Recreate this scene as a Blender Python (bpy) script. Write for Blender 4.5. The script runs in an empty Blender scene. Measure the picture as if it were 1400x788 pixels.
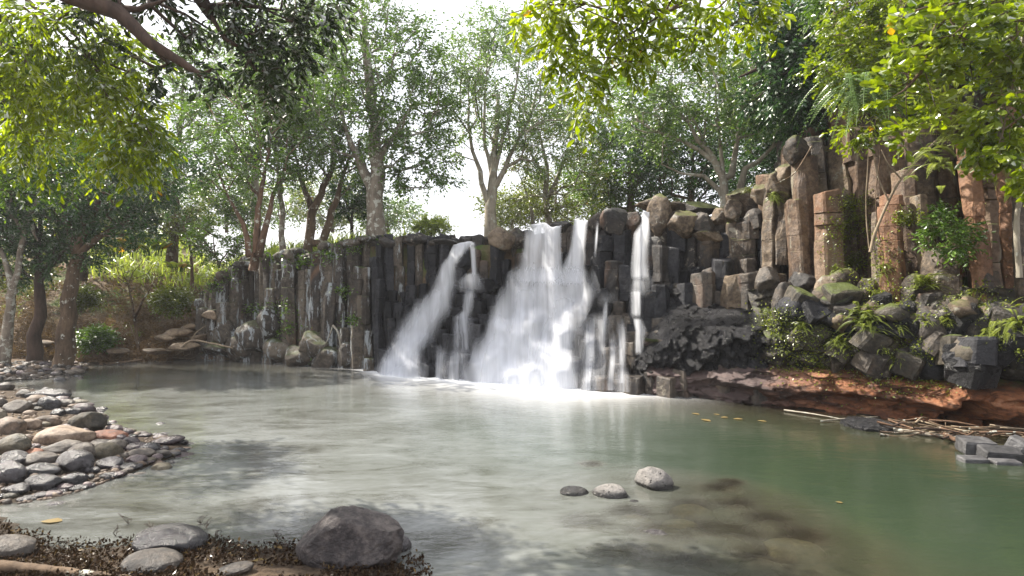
import bpy, math, random
import numpy as np
from mathutils import Vector
from mathutils.bvhtree import BVHTree

rng = np.random.default_rng(11)
random.seed(11)
R = math.radians
scene = bpy.context.scene
COL = scene.collection

# ------------------------------------------------------------------ camera
CAM_H = 2.6
FPX = 777.0            # focal length in photo pixels (photo 1400 wide)
HOR = 400.0            # photo row of the horizon
cam_d = bpy.data.cameras.new('camera')
cam = bpy.data.objects.new('camera', cam_d)
COL.objects.link(cam)
cam.location = (0, 0, CAM_H)
cam.rotation_euler = (R(90), 0, 0)
cam_d.sensor_width = 36.0
cam_d.lens = 36.0 * FPX / 1400.0
cam_d.shift_y = (HOR - 394.0) / 1400.0
cam_d.clip_start = 0.1
cam_d.clip_end = 3000
scene.camera = cam

# ------------------------------------------------------------------ world and sun
SUN_AZ, SUN_EL = -66.0, 47.0          # degrees left of straight ahead, elevation
world = bpy.data.worlds.new('World')
scene.world = world
world.use_nodes = True
wn, wl = world.node_tree.nodes, world.node_tree.links
wn.clear()
w_out = wn.new('ShaderNodeOutputWorld')
w_bg = wn.new('ShaderNodeBackground')
w_sky = wn.new('ShaderNodeTexSky')
w_sky.sky_type = 'NISHITA'
w_sky.sun_disc = False
w_sky.sun_elevation = R(SUN_EL)
w_sky.sun_rotation = R(SUN_AZ)
w_sky.air_density = 1.0
w_sky.dust_density = 4.0
w_sky.ozone_density = 1.0
w_mix = wn.new('ShaderNodeMix'); w_mix.data_type = 'RGBA'
w_mix.inputs[0].default_value = 0.72
w_mix.inputs[7].default_value = (9.0, 9.0, 9.4, 1)      # bright thin cloud veil
wl.new(w_sky.outputs[0], w_mix.inputs[6])
wl.new(w_mix.outputs[2], w_bg.inputs['Color'])
w_bg.inputs['Strength'].default_value = 0.085
wl.new(w_bg.outputs[0], w_out.inputs['Surface'])

sun_d = bpy.data.lights.new('sun', 'SUN')
sun_d.energy = 5.0
sun_d.angle = R(0.6)
sun_d.color = (1.0, 0.93, 0.82)
sun = bpy.data.objects.new('sun', sun_d)
COL.objects.link(sun)
_sv = Vector((math.sin(R(SUN_AZ)) * math.cos(R(SUN_EL)), math.cos(R(SUN_AZ)) * math.cos(R(SUN_EL)), math.sin(R(SUN_EL))))
sun.rotation_euler = _sv.to_track_quat('Z', 'Y').to_euler()
sun.location = _sv * 60

vs = scene.view_settings
vs.view_transform = 'Standard'
vs.look = 'None'
vs.exposure = 1.30
vs.gamma = 1.0
vs.use_curve_mapping = False
scene.cycles.max_bounces = 8
scene.cycles.diffuse_bounces = 3
scene.cycles.glossy_bounces = 3
scene.cycles.transmission_bounces = 3
scene.cycles.transparent_max_bounces = 24
scene.cycles.caustics_reflective = False
scene.cycles.caustics_refractive = False
scene.cycles.sample_clamp_indirect = 6.0
scene.cycles.use_denoising = True

# ------------------------------------------------------------------ small maths
def at(px, py, Y):
    return np.array([(px - 700.0) / FPX * Y, Y, CAM_H + (HOR - py) / FPX * Y])
def wat(px, py, z=0.0):
    Y = FPX * (CAM_H - z) / (py - HOR)
    return at(px, py, Y)
def sstep(a, b, x):
    t = np.clip((x - a) / (b - a), 0, 1)
    return t * t * (3 - 2 * t)
def unit(v):
    v = np.asarray(v, float)
    return v / (np.linalg.norm(v, axis=-1, keepdims=True) + 1e-9)

def _hash(ix, iy, iz, s):
    h = (ix * 374761393 + iy * 668265263 + iz * 2147483647 + s * 144665) & 0xffffffff
    h = ((h ^ (h >> 13)) * 1274126177) & 0xffffffff
    h = ((h ^ (h >> 16)) * 2246822519) & 0xffffffff
    return ((h ^ (h >> 15)) & 0xffffff) / float(0xffffff) * 2 - 1
def vnoise(P, s=0):
    P = np.asarray(P, float)
    I = np.floor(P).astype(np.int64); F = P - I
    F = F * F * (3 - 2 * F)
    o = 0
    for dx in (0, 1):
        wx = F[..., 0] if dx else 1 - F[..., 0]
        for dy in (0, 1):
            wy = F[..., 1] if dy else 1 - F[..., 1]
            for dz in (0, 1):
                wz = F[..., 2] if dz else 1 - F[..., 2]
                o = o + wx * wy * wz * _hash(I[..., 0] + dx, I[..., 1] + dy, I[..., 2] + dz, s)
    return o
def fbm(P, octv=4, s=0, gain=0.5):
    P = np.asarray(P, float); o = 0; a = 1.0; t = 0
    for k in range(octv):
        o = o + a * vnoise(P * (2.03 ** k) + 7.3 * k, s + k); t += a; a *= gain
    return o / t

def worley(P, s=0):
    P = np.asarray(P, float); I = np.floor(P).astype(np.int64); best = np.full(P.shape[:-1], 9.0)
    for dx in (-1, 0, 1):
        for dy in (-1, 0, 1):
            for dz in (-1, 0, 1):
                J = I + np.array([dx, dy, dz])
                Q = [J[..., k] + 0.5 + 0.45 * _hash(J[..., 0], J[..., 1], J[..., 2], s + k) for k in range(3)]
                best = np.minimum(best, (P[..., 0] - Q[0]) ** 2 + (P[..., 1] - Q[1]) ** 2 + (P[..., 2] - Q[2]) ** 2)
    return np.sqrt(best)
# ------------------------------------------------------------------ objects
def props(o, label=None, cat=None, group=None, kind=None):
    if label: o['label'] = label
    if cat: o['category'] = cat
    if group: o['group'] = group
    if kind: o['kind'] = kind
    return o
def thing(name, loc, label, cat, group=None):
    o = bpy.data.objects.new(name, None)
    o.empty_display_size = 0.2
    COL.objects.link(o)
    o.location = loc
    return props(o, label, cat, group)
def mesh_obj(name, V, F, mat, parent=None, smooth=False, attrs=None, origin=None):
    """V (n,3) world coordinates; F: array (m,k) or a list of arrays / list of index lists."""
    V = np.asarray(V, dtype=np.float32)
    if origin is None:
        origin = np.array(parent.location) if parent is not None else V.mean(0)
        if parent is None: origin[2] = V[:, 2].min()
    origin = np.asarray(origin, dtype=np.float32)
    me = bpy.data.meshes.new(name)
    if isinstance(F, np.ndarray): blocks = [F]
    elif len(F) and isinstance(F[0], np.ndarray) and F[0].ndim == 2: blocks = F
    else:
        d = {}
        for f in F: d.setdefault(len(f), []).append(f)
        blocks = [np.array(v, dtype=np.int32) for v in d.values()]
    loops = np.concatenate([b.reshape(-1) for b in blocks]).astype(np.int32)
    tot = np.concatenate([np.full(len(b), b.shape[1], np.int32) for b in blocks])
    start = np.concatenate([[0], np.cumsum(tot)[:-1]]).astype(np.int32)
    me.vertices.add(len(V)); me.vertices.foreach_set('co', (V - origin).reshape(-1))
    me.loops.add(len(loops)); me.loops.foreach_set('vertex_index', loops)
    me.polygons.add(len(tot)); me.polygons.foreach_set('loop_start', start)
    if attrs:
        for k, a in attrs.items():
            at_ = me.attributes.new(k, 'FLOAT', 'POINT')
            at_.data.foreach_set('value', np.asarray(a, dtype=np.float32))
    me.update(calc_edges=True)
    me.validate()
    me.polygons.foreach_set('use_smooth', np.full(len(me.polygons), smooth))
    if mat: me.materials.append(mat)
    o = bpy.data.objects.new(name, me)
    COL.objects.link(o)
    if parent is not None:
        o.parent = parent
        o.location = Vector(origin) - parent.location
    else:
        o.location = origin
    return o
class Acc:
    def __init__(s): s.V = []; s.F = []; s.n = 0; s.A = []
    def add(s, V, F, a=0.0):
        V = np.asarray(V, float)
        s.V.append(V)
        for f in (F if isinstance(F, list) else [F]): s.F.append(np.asarray(f) + s.n)
        s.A.append(np.full(len(V), a) if np.isscalar(a) else np.asarray(a))
        s.n += len(V)
    def build(s, name, mat, parent=None, smooth=False, **k):
        d = {}
        for f in s.F: d.setdefault(f.shape[1], []).append(f)
        return mesh_obj(name, np.concatenate(s.V), [np.concatenate(v) for v in d.values()], mat, parent, smooth,
                        attrs={'rnd': np.concatenate(s.A)}, **k)
ROCK_V, ROCK_F = [], []
_rn = [0]
def rock_bvh_add(V, F):
    ROCK_V.extend([tuple(v) for v in V])
    for b in F: ROCK_F.extend([tuple(int(i) + _rn[0] for i in f) for f in b])
    _rn[0] += len(V)

# ------------------------------------------------------------------ shapes
def tube(P, rad, k=6, cap=True, seed=0, bump=0.0):
    P = np.asarray(P, float); n = len(P)
    rad = np.full(n, rad) if np.isscalar(rad) else np.asarray(rad, float)
    T = np.gradient(P, axis=0) if n > 2 else np.repeat((P[1:] - P[:1]), 2, 0)
    T = unit(T)
    ref = np.array([0.31, 0.17, 0.93]) if abs(T[0][2]) < 0.85 else np.array([0.95, 0.2, 0.1])
    U = unit(np.cross(T[0], ref)); Us = [U]
    for i in range(1, n):
        U = unit(U - T[i] * np.dot(U, T[i])); Us.append(U)
    Us = np.array(Us); Ws = np.cross(T, Us)
    a = np.arange(k) / k * 2 * np.pi
    rr = rad[:, None] * np.ones((n, k))
    if bump: rr = rr * (1 + bump * vnoise(np.stack([np.repeat(np.arange(n)[:, None] * 0.8, k, 1), np.repeat(a[None] * 1.6, n, 0), np.full((n, k), seed * 3.1)], -1), seed))
    V = P[:, None] + Us[:, None] * (np.cos(a)[None, :, None] * rr[..., None]) + Ws[:, None] * (np.sin(a)[None, :, None] * rr[..., None])
    i = np.arange(n - 1)[:, None] * k; j = np.arange(k)[None]; jn = (j + 1) % k
    F = np.stack([i + j, i + jn, i + k + jn, i + k + j], -1).reshape(-1, 4)
    V = V.reshape(-1, 3)
    Fs = [F]
    if cap:
        V = np.vstack([V, P[-1]]); c = n * k
        Fs.append(np.stack([np.arange(k) + (n - 1) * k, (np.arange(k) + 1) % k + (n - 1) * k, np.full(k, c)], -1))
    return V, Fs
def smooth_line(P, n=20):
    P = np.asarray(P, float)
    d = np.concatenate([[0], np.cumsum(np.linalg.norm(np.diff(P, axis=0), axis=1))])
    # catmull-rom
    Q = np.vstack([2 * P[0] - P[1], P, 2 * P[-1] - P[-2]])
    out = []
    for t in np.linspace(0, len(P) - 1, n):
        i = min(int(t), len(P) - 2); f = t - i
        p0, p1, p2, p3 = Q[i], Q[i + 1], Q[i + 2], Q[i + 3]
        out.append(0.5 * ((2 * p1) + (-p0 + p2) * f + (2 * p0 - 5 * p1 + 4 * p2 - p3) * f * f + (-p0 + 3 * p1 - 3 * p2 + p3) * f ** 3))
    return np.array(out)
_ico = {}
def ico(sub):
    if sub not in _ico:
        import bmesh
        bm = bmesh.new(); bmesh.ops.create_icosphere(bm, subdivisions=sub, radius=1)
        _ico[sub] = (np.array([v.co[:] for v in bm.verts]), np.array([[v.index for v in f.verts] for f in bm.faces]))
        bm.free()
    return _ico[sub]
def rotm(ax, ang):
    ax = unit(ax); c, s = math.cos(ang), math.sin(ang); x, y, z = ax
    return np.array([[c + x * x * (1 - c), x * y * (1 - c) - z * s, x * z * (1 - c) + y * s],
                     [y * x * (1 - c) + z * s, c + y * y * (1 - c), y * z * (1 - c) - x * s],
                     [z * x * (1 - c) - y * s, z * y * (1 - c) + x * s, c + z * z * (1 - c)]])
def rockmesh(c, size, seed, sub=4, lump=0.18, cuts=4, rough=0.05, rz=0.0, tilt=0.0, cutd=(0.6, 0.9), planes=()):
    """a stone: sphere pushed by noise and planed by a few flat faces; size = (x,y,z) radii"""
    V, F = ico(sub)
    V = V * (1 + lump * fbm(V * 1.3 + seed * 9.7, 3, seed)[:, None])
    r = np.random.default_rng(seed * 7 + 3)
    for k in range(cuts):
        n = unit(r.normal(size=3)); d = r.uniform(*cutd)
        e = V @ n - d
        V = V - np.where(e > 0, e, 0)[:, None] * n * 0.98
    for n, d in planes:
        n = unit(n); e = V @ n - d
        V = V - np.where(e > 0, e, 0)[:, None] * n * 0.95
    V = V * (1 + rough * fbm(V * 5 + seed, 4, seed + 5, 0.6)[:, None])
    V = V * np.array(size)
    M = rotm((0, 0, 1), rz) @ rotm((0.3, 1, 0), tilt)
    return V @ M.T + np.array(c), F

# ------------------------------------------------------------------ material helpers
class NT:
    def __init__(s, name):
        s.m = bpy.data.materials.new(name); s.m.use_nodes = True
        s.t = s.m.node_tree; s.t.nodes.clear()
        s.out = s.t.nodes.new('ShaderNodeOutputMaterial')
    def n(s, typ, ins=None, **kw):
        nd = s.t.nodes.new(typ)
        for k, v in kw.items(): setattr(nd, k, v)
        for k, v in (ins or {}).items():
            if isinstance(v, bpy.types.NodeSocket): s.t.links.new(v, nd.inputs[k])
            elif v is not None:
                nd.inputs[k].default_value = v
        return nd
    def pos(s, scale=(1, 1, 1)):
        g = s.n('ShaderNodeNewGeometry')
        mp = s.n('ShaderNodeMapping', {0: g.outputs['Position'], 3: scale})
        return mp.outputs[0]
    def noise(s, scale=5, detail=4, rough=0.55, vec=None, dist=0.0):
        return s.n('ShaderNodeTexNoise', {'Vector': vec or s.pos(), 'Scale': scale, 'Detail': detail, 'Roughness': rough, 'Distortion': dist}).outputs[0]
    def ramp(s, fac, stops, interp='LINEAR'):
        r = s.n('ShaderNodeValToRGB', {0: fac}); cr = r.color_ramp; cr.interpolation = interp
        while len(cr.elements) > 1: cr.elements.remove(cr.elements[-1])
        cr.elements[0].position = stops[0][0]; cr.elements[0].color = rgba(stops[0][1])
        for p, c in stops[1:]:
            e = cr.elements.new(p); e.color = rgba(c)
        return r.outputs[0]
    def mix(s, f, a, b, bt='MIX'):
        m = s.n('ShaderNodeMix', data_type='RGBA', blend_type=bt)
        for k, v in ((0, f), (6, a), (7, b)):
            if isinstance(v, bpy.types.NodeSocket): s.t.links.new(v, m.inputs[k])
            else: m.inputs[k].default_value = v if k == 0 else rgba(v)
        return m.outputs[2]
    def math(s, op, a, b=None, c=None, clamp=False):
        m = s.n('ShaderNodeMath', {0: a, 1: b, 2: c}, operation=op, use_clamp=clamp)
        return m.outputs[0]
    def attr(s, name): return s.n('ShaderNodeAttribute', attribute_name=name).outputs['Fac']
    def maprange(s, v, a, b, c=0.0, d=1.0):
        return s.n('ShaderNodeMapRange', {0: v, 1: a, 2: b, 3: c, 4: d}).outputs[0]
    def bump(s, h, strength=0.5, dist=0.05, normal=None):
        return s.n('ShaderNodeBump', {'Height': h, 'Strength': strength, 'Distance': dist, 'Normal': normal}).outputs[0]
    def surf(s, sh): s.t.links.new(sh, s.out.inputs['Surface']); return s.m
def rgba(c):
    if isinstance(c, (int, float)): return (c, c, c, 1)
    return tuple(c) if len(c) == 4 else (*c, 1)

def rock_material(name, dark, mid, light, rough=(0.45, 0.8), lichen=0.0, lich_col=(0.45, 0.47, 0.45), moss=0.0,
                  rust=0.0, rust_col=(0.38, 0.13, 0.04), vstreak=False, scale=1.0, bump=0.6, spec=0.5, bdist=0.075, wetline=False, pits=False, mosscol=(0.11, 0.13, 0.02)):
    t = NT(name)
    p = t.pos((1, 1, 0.35)) if vstreak else t.pos()
    n1 = t.noise(1.1 * scale, 6, 0.62, p, 0.4)
    n2 = t.noise(9 * scale, 6, 0.7)
    f = t.math('ADD', t.math('MULTIPLY', n1, 0.5), t.math('MULTIPLY', n2, 0.5))
    oi = t.n('ShaderNodeObjectInfo').outputs['Random']
    f = t.math('ADD', f, t.maprange(oi, 0, 1, -0.08, 0.08))
    col = t.ramp(f, [(0.38, dark), (0.50, mid), (0.62, light)])
    if rust:
        nr = t.noise(0.8 * scale, 5, 0.6, t.pos((1.3, 1.3, 0.5)), 0.8)
        col = t.mix(t.maprange(nr, 0.62 - 0.25 * rust, 0.72 - 0.25 * rust), col, t.mix(n2, tuple(c * 0.6 for c in rust_col), rust_col))
    if lichen:
        nl = t.noise(2.3 * scale, 8, 0.75, t.pos((1.6, 1.6, 0.3)) if vstreak else t.pos(), 0.3)
        col = t.mix(t.maprange(nl, 0.66 - 0.2 * lichen, 0.70 - 0.2 * lichen), col, t.mix(n2, tuple(c * 0.55 for c in lich_col), lich_col))
    if moss:
        g = t.n('ShaderNodeNewGeometry').outputs['Normal']
        nz = t.n('ShaderNodeSeparateXYZ', {0: g}).outputs[2]
        nm = t.noise(1.7, 6, 0.7)
        mm = t.math('MULTIPLY', t.maprange(t.math('ADD', nz, t.math('MULTIPLY', nm, 1.2)), 1.35 - moss, 1.7 - moss), 1.0)
        col = t.mix(mm, col, t.mix(t.noise(14, 3), tuple(c * 0.4 for c in mosscol), mosscol))
    h = t.math('ADD', t.math('MULTIPLY', t.noise(4 * scale, 9, 0.72), 0.75), t.math('MULTIPLY', t.noise(22 * scale, 6, 0.7), 0.35))
    if pits:
        v = t.n('ShaderNodeTexVoronoi', {'Vector': t.pos(), 'Scale': 16.0}).outputs['Distance']
        pit = t.maprange(v, 0.10, 0.22)
        h = t.math('ADD', h, t.math('MULTIPLY', pit, 0.7))
        col = t.mix(pit, t.mix(0.75, col, (0.01, 0.01, 0.01)), col)
    rg = t.maprange(t.noise(3.1 * scale, 4), 0.35, 0.65, rough[0], rough[1])
    if wetline:                                          # rock kept wet by the water just above the pool level
        zz = t.n('ShaderNodeSeparateXYZ', {0: t.n('ShaderNodeNewGeometry').outputs['Position']}).outputs[2]
        wl_ = t.maprange(t.math('ADD', zz, t.math('MULTIPLY', n1, 0.12)), 0.11, 0.17, 1.0, 0.0)
        col = t.mix(t.math('MULTIPLY', wl_, 0.85), col, (0.012, 0.011, 0.011))
        rg = t.math('SUBTRACT', rg, t.math('MULTIPLY', wl_, 0.25))
    b = t.n('ShaderNodeBsdfPrincipled', {'Base Color': col, 'Roughness': rg, 'Specular IOR Level': spec, 'Normal': t.bump(h, min(1.0, bump * 1.4), bdist)})
    return t.surf(b.outputs[0])
def leaf_material(name, c1, c2, trans=0.45, rough=0.45, c3=None, tcol=None, dry=0.0, gloss=0.28):
    t = NT(name)
    r = t.attr('rnd')
    n = t.noise(0.9, 3, 0.6)
    f = t.math('ADD', t.math('MULTIPLY', r, 0.6), t.math('MULTIPLY', t.math('SUBTRACT', n, 0.3), 1.0), clamp=True)
    stops = [(0.05, c1), (0.85, c2)]
    col = t.ramp(f, stops)
    if c3: col = t.mix(t.math('GREATER_THAN', r, 1 - dry), col, c3)
    tc = t.mix(1.0, col, tcol or (1.0, 1.0, 0.45), 'MULTIPLY')
    d = t.n('ShaderNodeBsdfDiffuse', {'Color': col}).outputs[0]
    tr = t.n('ShaderNodeBsdfTranslucent', {'Color': t.mix(0.55, tc, (1.6, 1.6, 1.6), 'MULTIPLY') if False else tc}).outputs[0]
    gl = t.n('ShaderNodeBsdfGlossy', {'Color': (1, 1, 1, 1), 'Roughness': rough}).outputs[0]
    m1 = t.n('ShaderNodeMixShader', {0: trans, 1: d, 2: tr}).outputs[0]
    fr = t.n('ShaderNodeFresnel', {0: 1.35}).outputs[0]
    m2 = t.n('ShaderNodeMixShader', {0: t.math('MULTIPLY', fr, gloss), 1: m1, 2: gl}).outputs[0]
    return t.surf(m2)
def bark_material(name, dark, light, lichen=0.0):
    t = NT(name)
    p = t.pos((1, 1, 0.22))
    n = t.noise(9, 6, 0.7, p, 0.3); n2 = t.noise(1.6, 4, 0.6)
    col = t.ramp(t.math('ADD', t.math('MULTIPLY', n, 0.6), t.math('MULTIPLY', n2, 0.4)), [(0.35, dark), (0.62, light)])
    if lichen: col = t.mix(t.maprange(t.noise(4.5, 5, 0.7), 0.62 - 0.2 * lichen, 0.66 - 0.2 * lichen), col, (0.42, 0.42, 0.36))
    b = t.n('ShaderNodeBsdfPrincipled', {'Base Color': col, 'Roughness': 0.85, 'Specular IOR Level': 0.25, 'Normal': t.bump(n, 0.8, 0.03)})
    return t.surf(b.outputs[0])
# ================================================================== LAND AND WATER
# azimuth coordinate: px = 700 + 777 * X / Y (the direction seen from the bank), distance Y
PXB = np.array([-800, -200, 130, 250, 320, 400, 480, 520, 600, 700, 800, 900, 1000, 1200, 1400, 1600, 2000, 2600], float)
YB = np.array([20.5, 20.5, 20.6, 21.9, 21.9, 20.6, 19.6, 18.4, 17.3, 16.4, 15.3, 14.4, 13.6, 11.9, 10.2, 9.0, 7.0, 4.5])
def ybase(px): return np.interp(px, PXB, YB)
WPX = np.array([250, 300, 480, 500, 600, 700, 800, 900, 1000, 1060, 1100, 1200, 1400, 2600], float)
WW = np.array([0.9, 0.9, 1.0, 1.4, 2.6, 3.1, 3.2, 3.0, 2.8, 2.6, 2.5, 2.4, 2.3, 2.2])
def wset(px): return np.interp(px, WPX, WW)            # how far the lip stands back from the foot
LPX = np.array([250, 275, 300, 330, 400, 480, 520, 600, 700, 750, 800, 850, 880, 920, 960, 1000, 1040, 1060, 1090, 1150, 1200, 1300, 1400, 2600], float)
LPY = np.array([415, 402, 376, 354, 340, 326, 322, 323, 318, 312, 303, 296, 296, 300, 296, 292, 275, 250, 200, 170, 120, 80, 60, 0], float)
def lipz(px):
    Y = ybase(px) + wset(px)
    return CAM_H + (HOR - np.interp(px, LPX, LPY)) / FPX * Y
shore_px = [(-260, 560), (-60, 526), (0, 522), (60, 518), (112, 511), (120, 505), (124, 500), (160, 497), (200, 494), (320, 491), (400, 497), (480, 503), (520, 511), (600, 517),
            (700, 523), (800, 532), (900, 540), (1000, 548), (1200, 571), (1400, 598), (1600, 624), (2000, 690), (2600, 850), (2600, 1300), (1000, 1500), (640, 900), (575, 792), (560, 768),
            (520, 758), (400, 747), (330, 750), (280, 740), (180, 744), (150, 752), (110, 750), (60, 740), (30, 716), (0, 707), (-60, 700), (0, 693),
            (60, 684), (110, 671), (165, 652), (190, 641), (240, 625), (258, 608), (180, 592), (146, 576), (128, 562), (95, 548), (45, 534), (0, 530), (-70, 533), (-260, 570)]
shore = np.array([wat(x, y)[:2] for x, y in shore_px])
def sdist(X, Y):
    """signed distance to the shoreline, positive on the water"""
    P = np.stack([X, Y], -1); best = np.full(X.shape, 1e9); inside = np.zeros(X.shape, bool)
    n = len(shore)
    for i in range(n):
        a, b = shore[i], shore[(i + 1) % n]
        e = b - a; w = P - a
        t = np.clip((w @ e) / (e @ e), 0, 1)
        best = np.minimum(best, np.linalg.norm(w - t[..., None] * e, axis=-1))
        c = ((a[1] > Y) != (b[1] > Y)) & (X < (b[0] - a[0]) * (Y - a[1]) / (b[1] - a[1] + 1e-12) + a[0])
        inside ^= c
    return np.where(inside, best, -best)
RIDGE = [(wat(800, 680)[:2], 0.9), (wat(900, 668)[:2], 0.9), (wat(950, 700)[:2], 1.3), (wat(1010, 690)[:2], 0.9), (wat(850, 740)[:2], 1.5), (wat(960, 760)[:2], 1.4), (wat(1080, 745)[:2], 1.0)]
def height(X, Y, detail=True):
    X = np.asarray(X, float); Y = np.asarray(Y, float)
    Yc = np.maximum(Y, 1.5)
    px = 700 + FPX * X / Yc
    d = sdist(X, Y)
    b = Y - ybase(px)
    # pool bed
    left = sstep(3.0, -4.0, X)
    bed = -np.minimum(1.5, 0.03 + np.maximum(d, 0) * (0.34 - 0.22 * left))
    for c, r in RIDGE:
        q = np.exp(-((X - c[0]) ** 2 + (Y - c[1]) ** 2) / (r * r))
        bed = np.maximum(bed, bed * (1 - q) + (-0.42) * q)
    near = 0.02 + np.minimum(np.maximum(-d, 0) * 0.11, 1.3)
    far = 0.05 + np.minimum(np.maximum(b, 0) * 0.44, 5.2 + 0.02 * np.maximum(b, 0))
    tl = sstep(16.8, 19.8, Y)
    out = near * (1 - tl) + np.maximum(far, near * 0.5) * tl
    h = np.where(d > 0, bed, out)
    # cliff
    W = wset(px); z = lipz(px) - 0.35
    hi = z + 0.03 * np.maximum(b - W, 0) + np.where(px > 1000, 0.5, 0.0) * sstep(W, W + 3, b)
    cl = np.where(b < W * 0.75, -0.6, -0.6 + (hi + 0.6) * sstep(W * 0.75, W * 1.0, b))
    shelf = np.where(b < 0.9, -0.6, 2.1 * sstep(0.9, 1.2, b))
    cl = np.where(px > 1050, np.maximum(cl, shelf), cl)
    k = sstep(262, 300, px) * sstep(0.0, 0.05, b)
    h = h * (1 - k) + cl * k
    # far plateau levels off
    ff = sstep(45, 90, np.hypot(X, Y))
    h = h * (1 - ff) + 6.5 * ff
    if detail:
        P = np.stack([X, Y, np.zeros_like(X)], -1)
        a = np.where(d > 0, 0.05, 0.07 + 0.2 * sstep(1, 5, np.maximum(-d, 0)) * tl)
        a = np.where(d > -0.5, np.minimum(a, 0.05), a)
        h = h + a * fbm(P * 0.8, 4, 3) + 0.02 * fbm(P * 4, 3, 9)
    return h
def ground(px, py):
    Y = np.linspace(4, 70, 1600)
    X = (px - 700) / FPX * Y; z = CAM_H + (HOR - py) / FPX * Y
    h = height(X, Y)
    i = np.argmax(z < h) if (z < h).any() else len(Y) - 1
    return np.array([X[i], Y[i], h[i]])

# ---- materials of the land
def m_land():
    t = NT('soil and litter')
    n1 = t.noise(0.9, 6, 0.6); n2 = t.noise(11, 6, 0.7); n3 = t.noise(38, 3, 0.6)
    g = t.n('ShaderNodeNewGeometry')
    col = t.ramp(t.math('ADD', t.math('MULTIPLY', n1, 0.45), t.math('MULTIPLY', n2, 0.55)),
                 [(0.34, (0.045, 0.028, 0.016)), (0.48, (0.13, 0.085, 0.05)), (0.6, (0.21, 0.15, 0.09)), (0.7, (0.30, 0.24, 0.15))])
    z0 = t.n('ShaderNodeSeparateXYZ', {0: g.outputs['Position']}).outputs[2]
    col = t.mix(t.math('MULTIPLY', t.maprange(t.noise(0.6, 5, 0.65), 0.5, 0.6), t.maprange(z0, 1.2, 2.2)), col, (0.07, 0.11, 0.02))
    col = t.mix(t.maprange(z0, 0.03, 0.22), t.mix(n2, (0.02, 0.015, 0.01), (0.10, 0.07, 0.045)), col)
    z = t.n('ShaderNodeSeparateXYZ', {0: g.outputs['Position']}).outputs[2]
    bed = t.mix(n2, (0.02, 0.022, 0.014), (0.085, 0.075, 0.045))
    col = t.mix(t.maprange(z, -0.08, 0.03), bed, col)
    b = t.n('ShaderNodeBsdfPrincipled', {'Base Color': col, 'Roughness': 0.85, 'Specular IOR Level': 0.3,
                                         'Normal': t.bump(t.math('ADD', n2, t.math('MULTIPLY', n3, 0.4)), 0.9, 0.12)})
    return t.surf(b.outputs[0])
M_LAND = m_land()
def axis(lo, hi, fine_lo, fine_hi, fine, growth=1.16):
    a = list(np.arange(fine_lo, fine_hi, fine)); st = fine
    while a[-1] < hi: st *= growth; a.append(a[-1] + st)
    st = fine; b = []; x = fine_lo
    while x > lo: st *= growth; x -= st; b.append(x)
    return np.array(b[::-1] + a)
gx = axis(-1200, 1200, -22, 16, 0.16); gy = axis(-1200, 1500, 3.5, 34, 0.16)
GX, GY = np.meshgrid(gx, gy)
GZ = height(GX, GY)
nx, ny = len(gx), len(gy)
ii = (np.arange(ny - 1)[:, None] * nx + np.arange(nx - 1)[None]).reshape(-1)
GF = np.stack([ii, ii + 1, ii + nx + 1, ii + nx], -1)
land = mesh_obj('ground', np.stack([GX, GY, GZ], -1).reshape(-1, 3), GF, M_LAND, None, True, origin=(0, 0, 0))
props(land, kind='structure')

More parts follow.
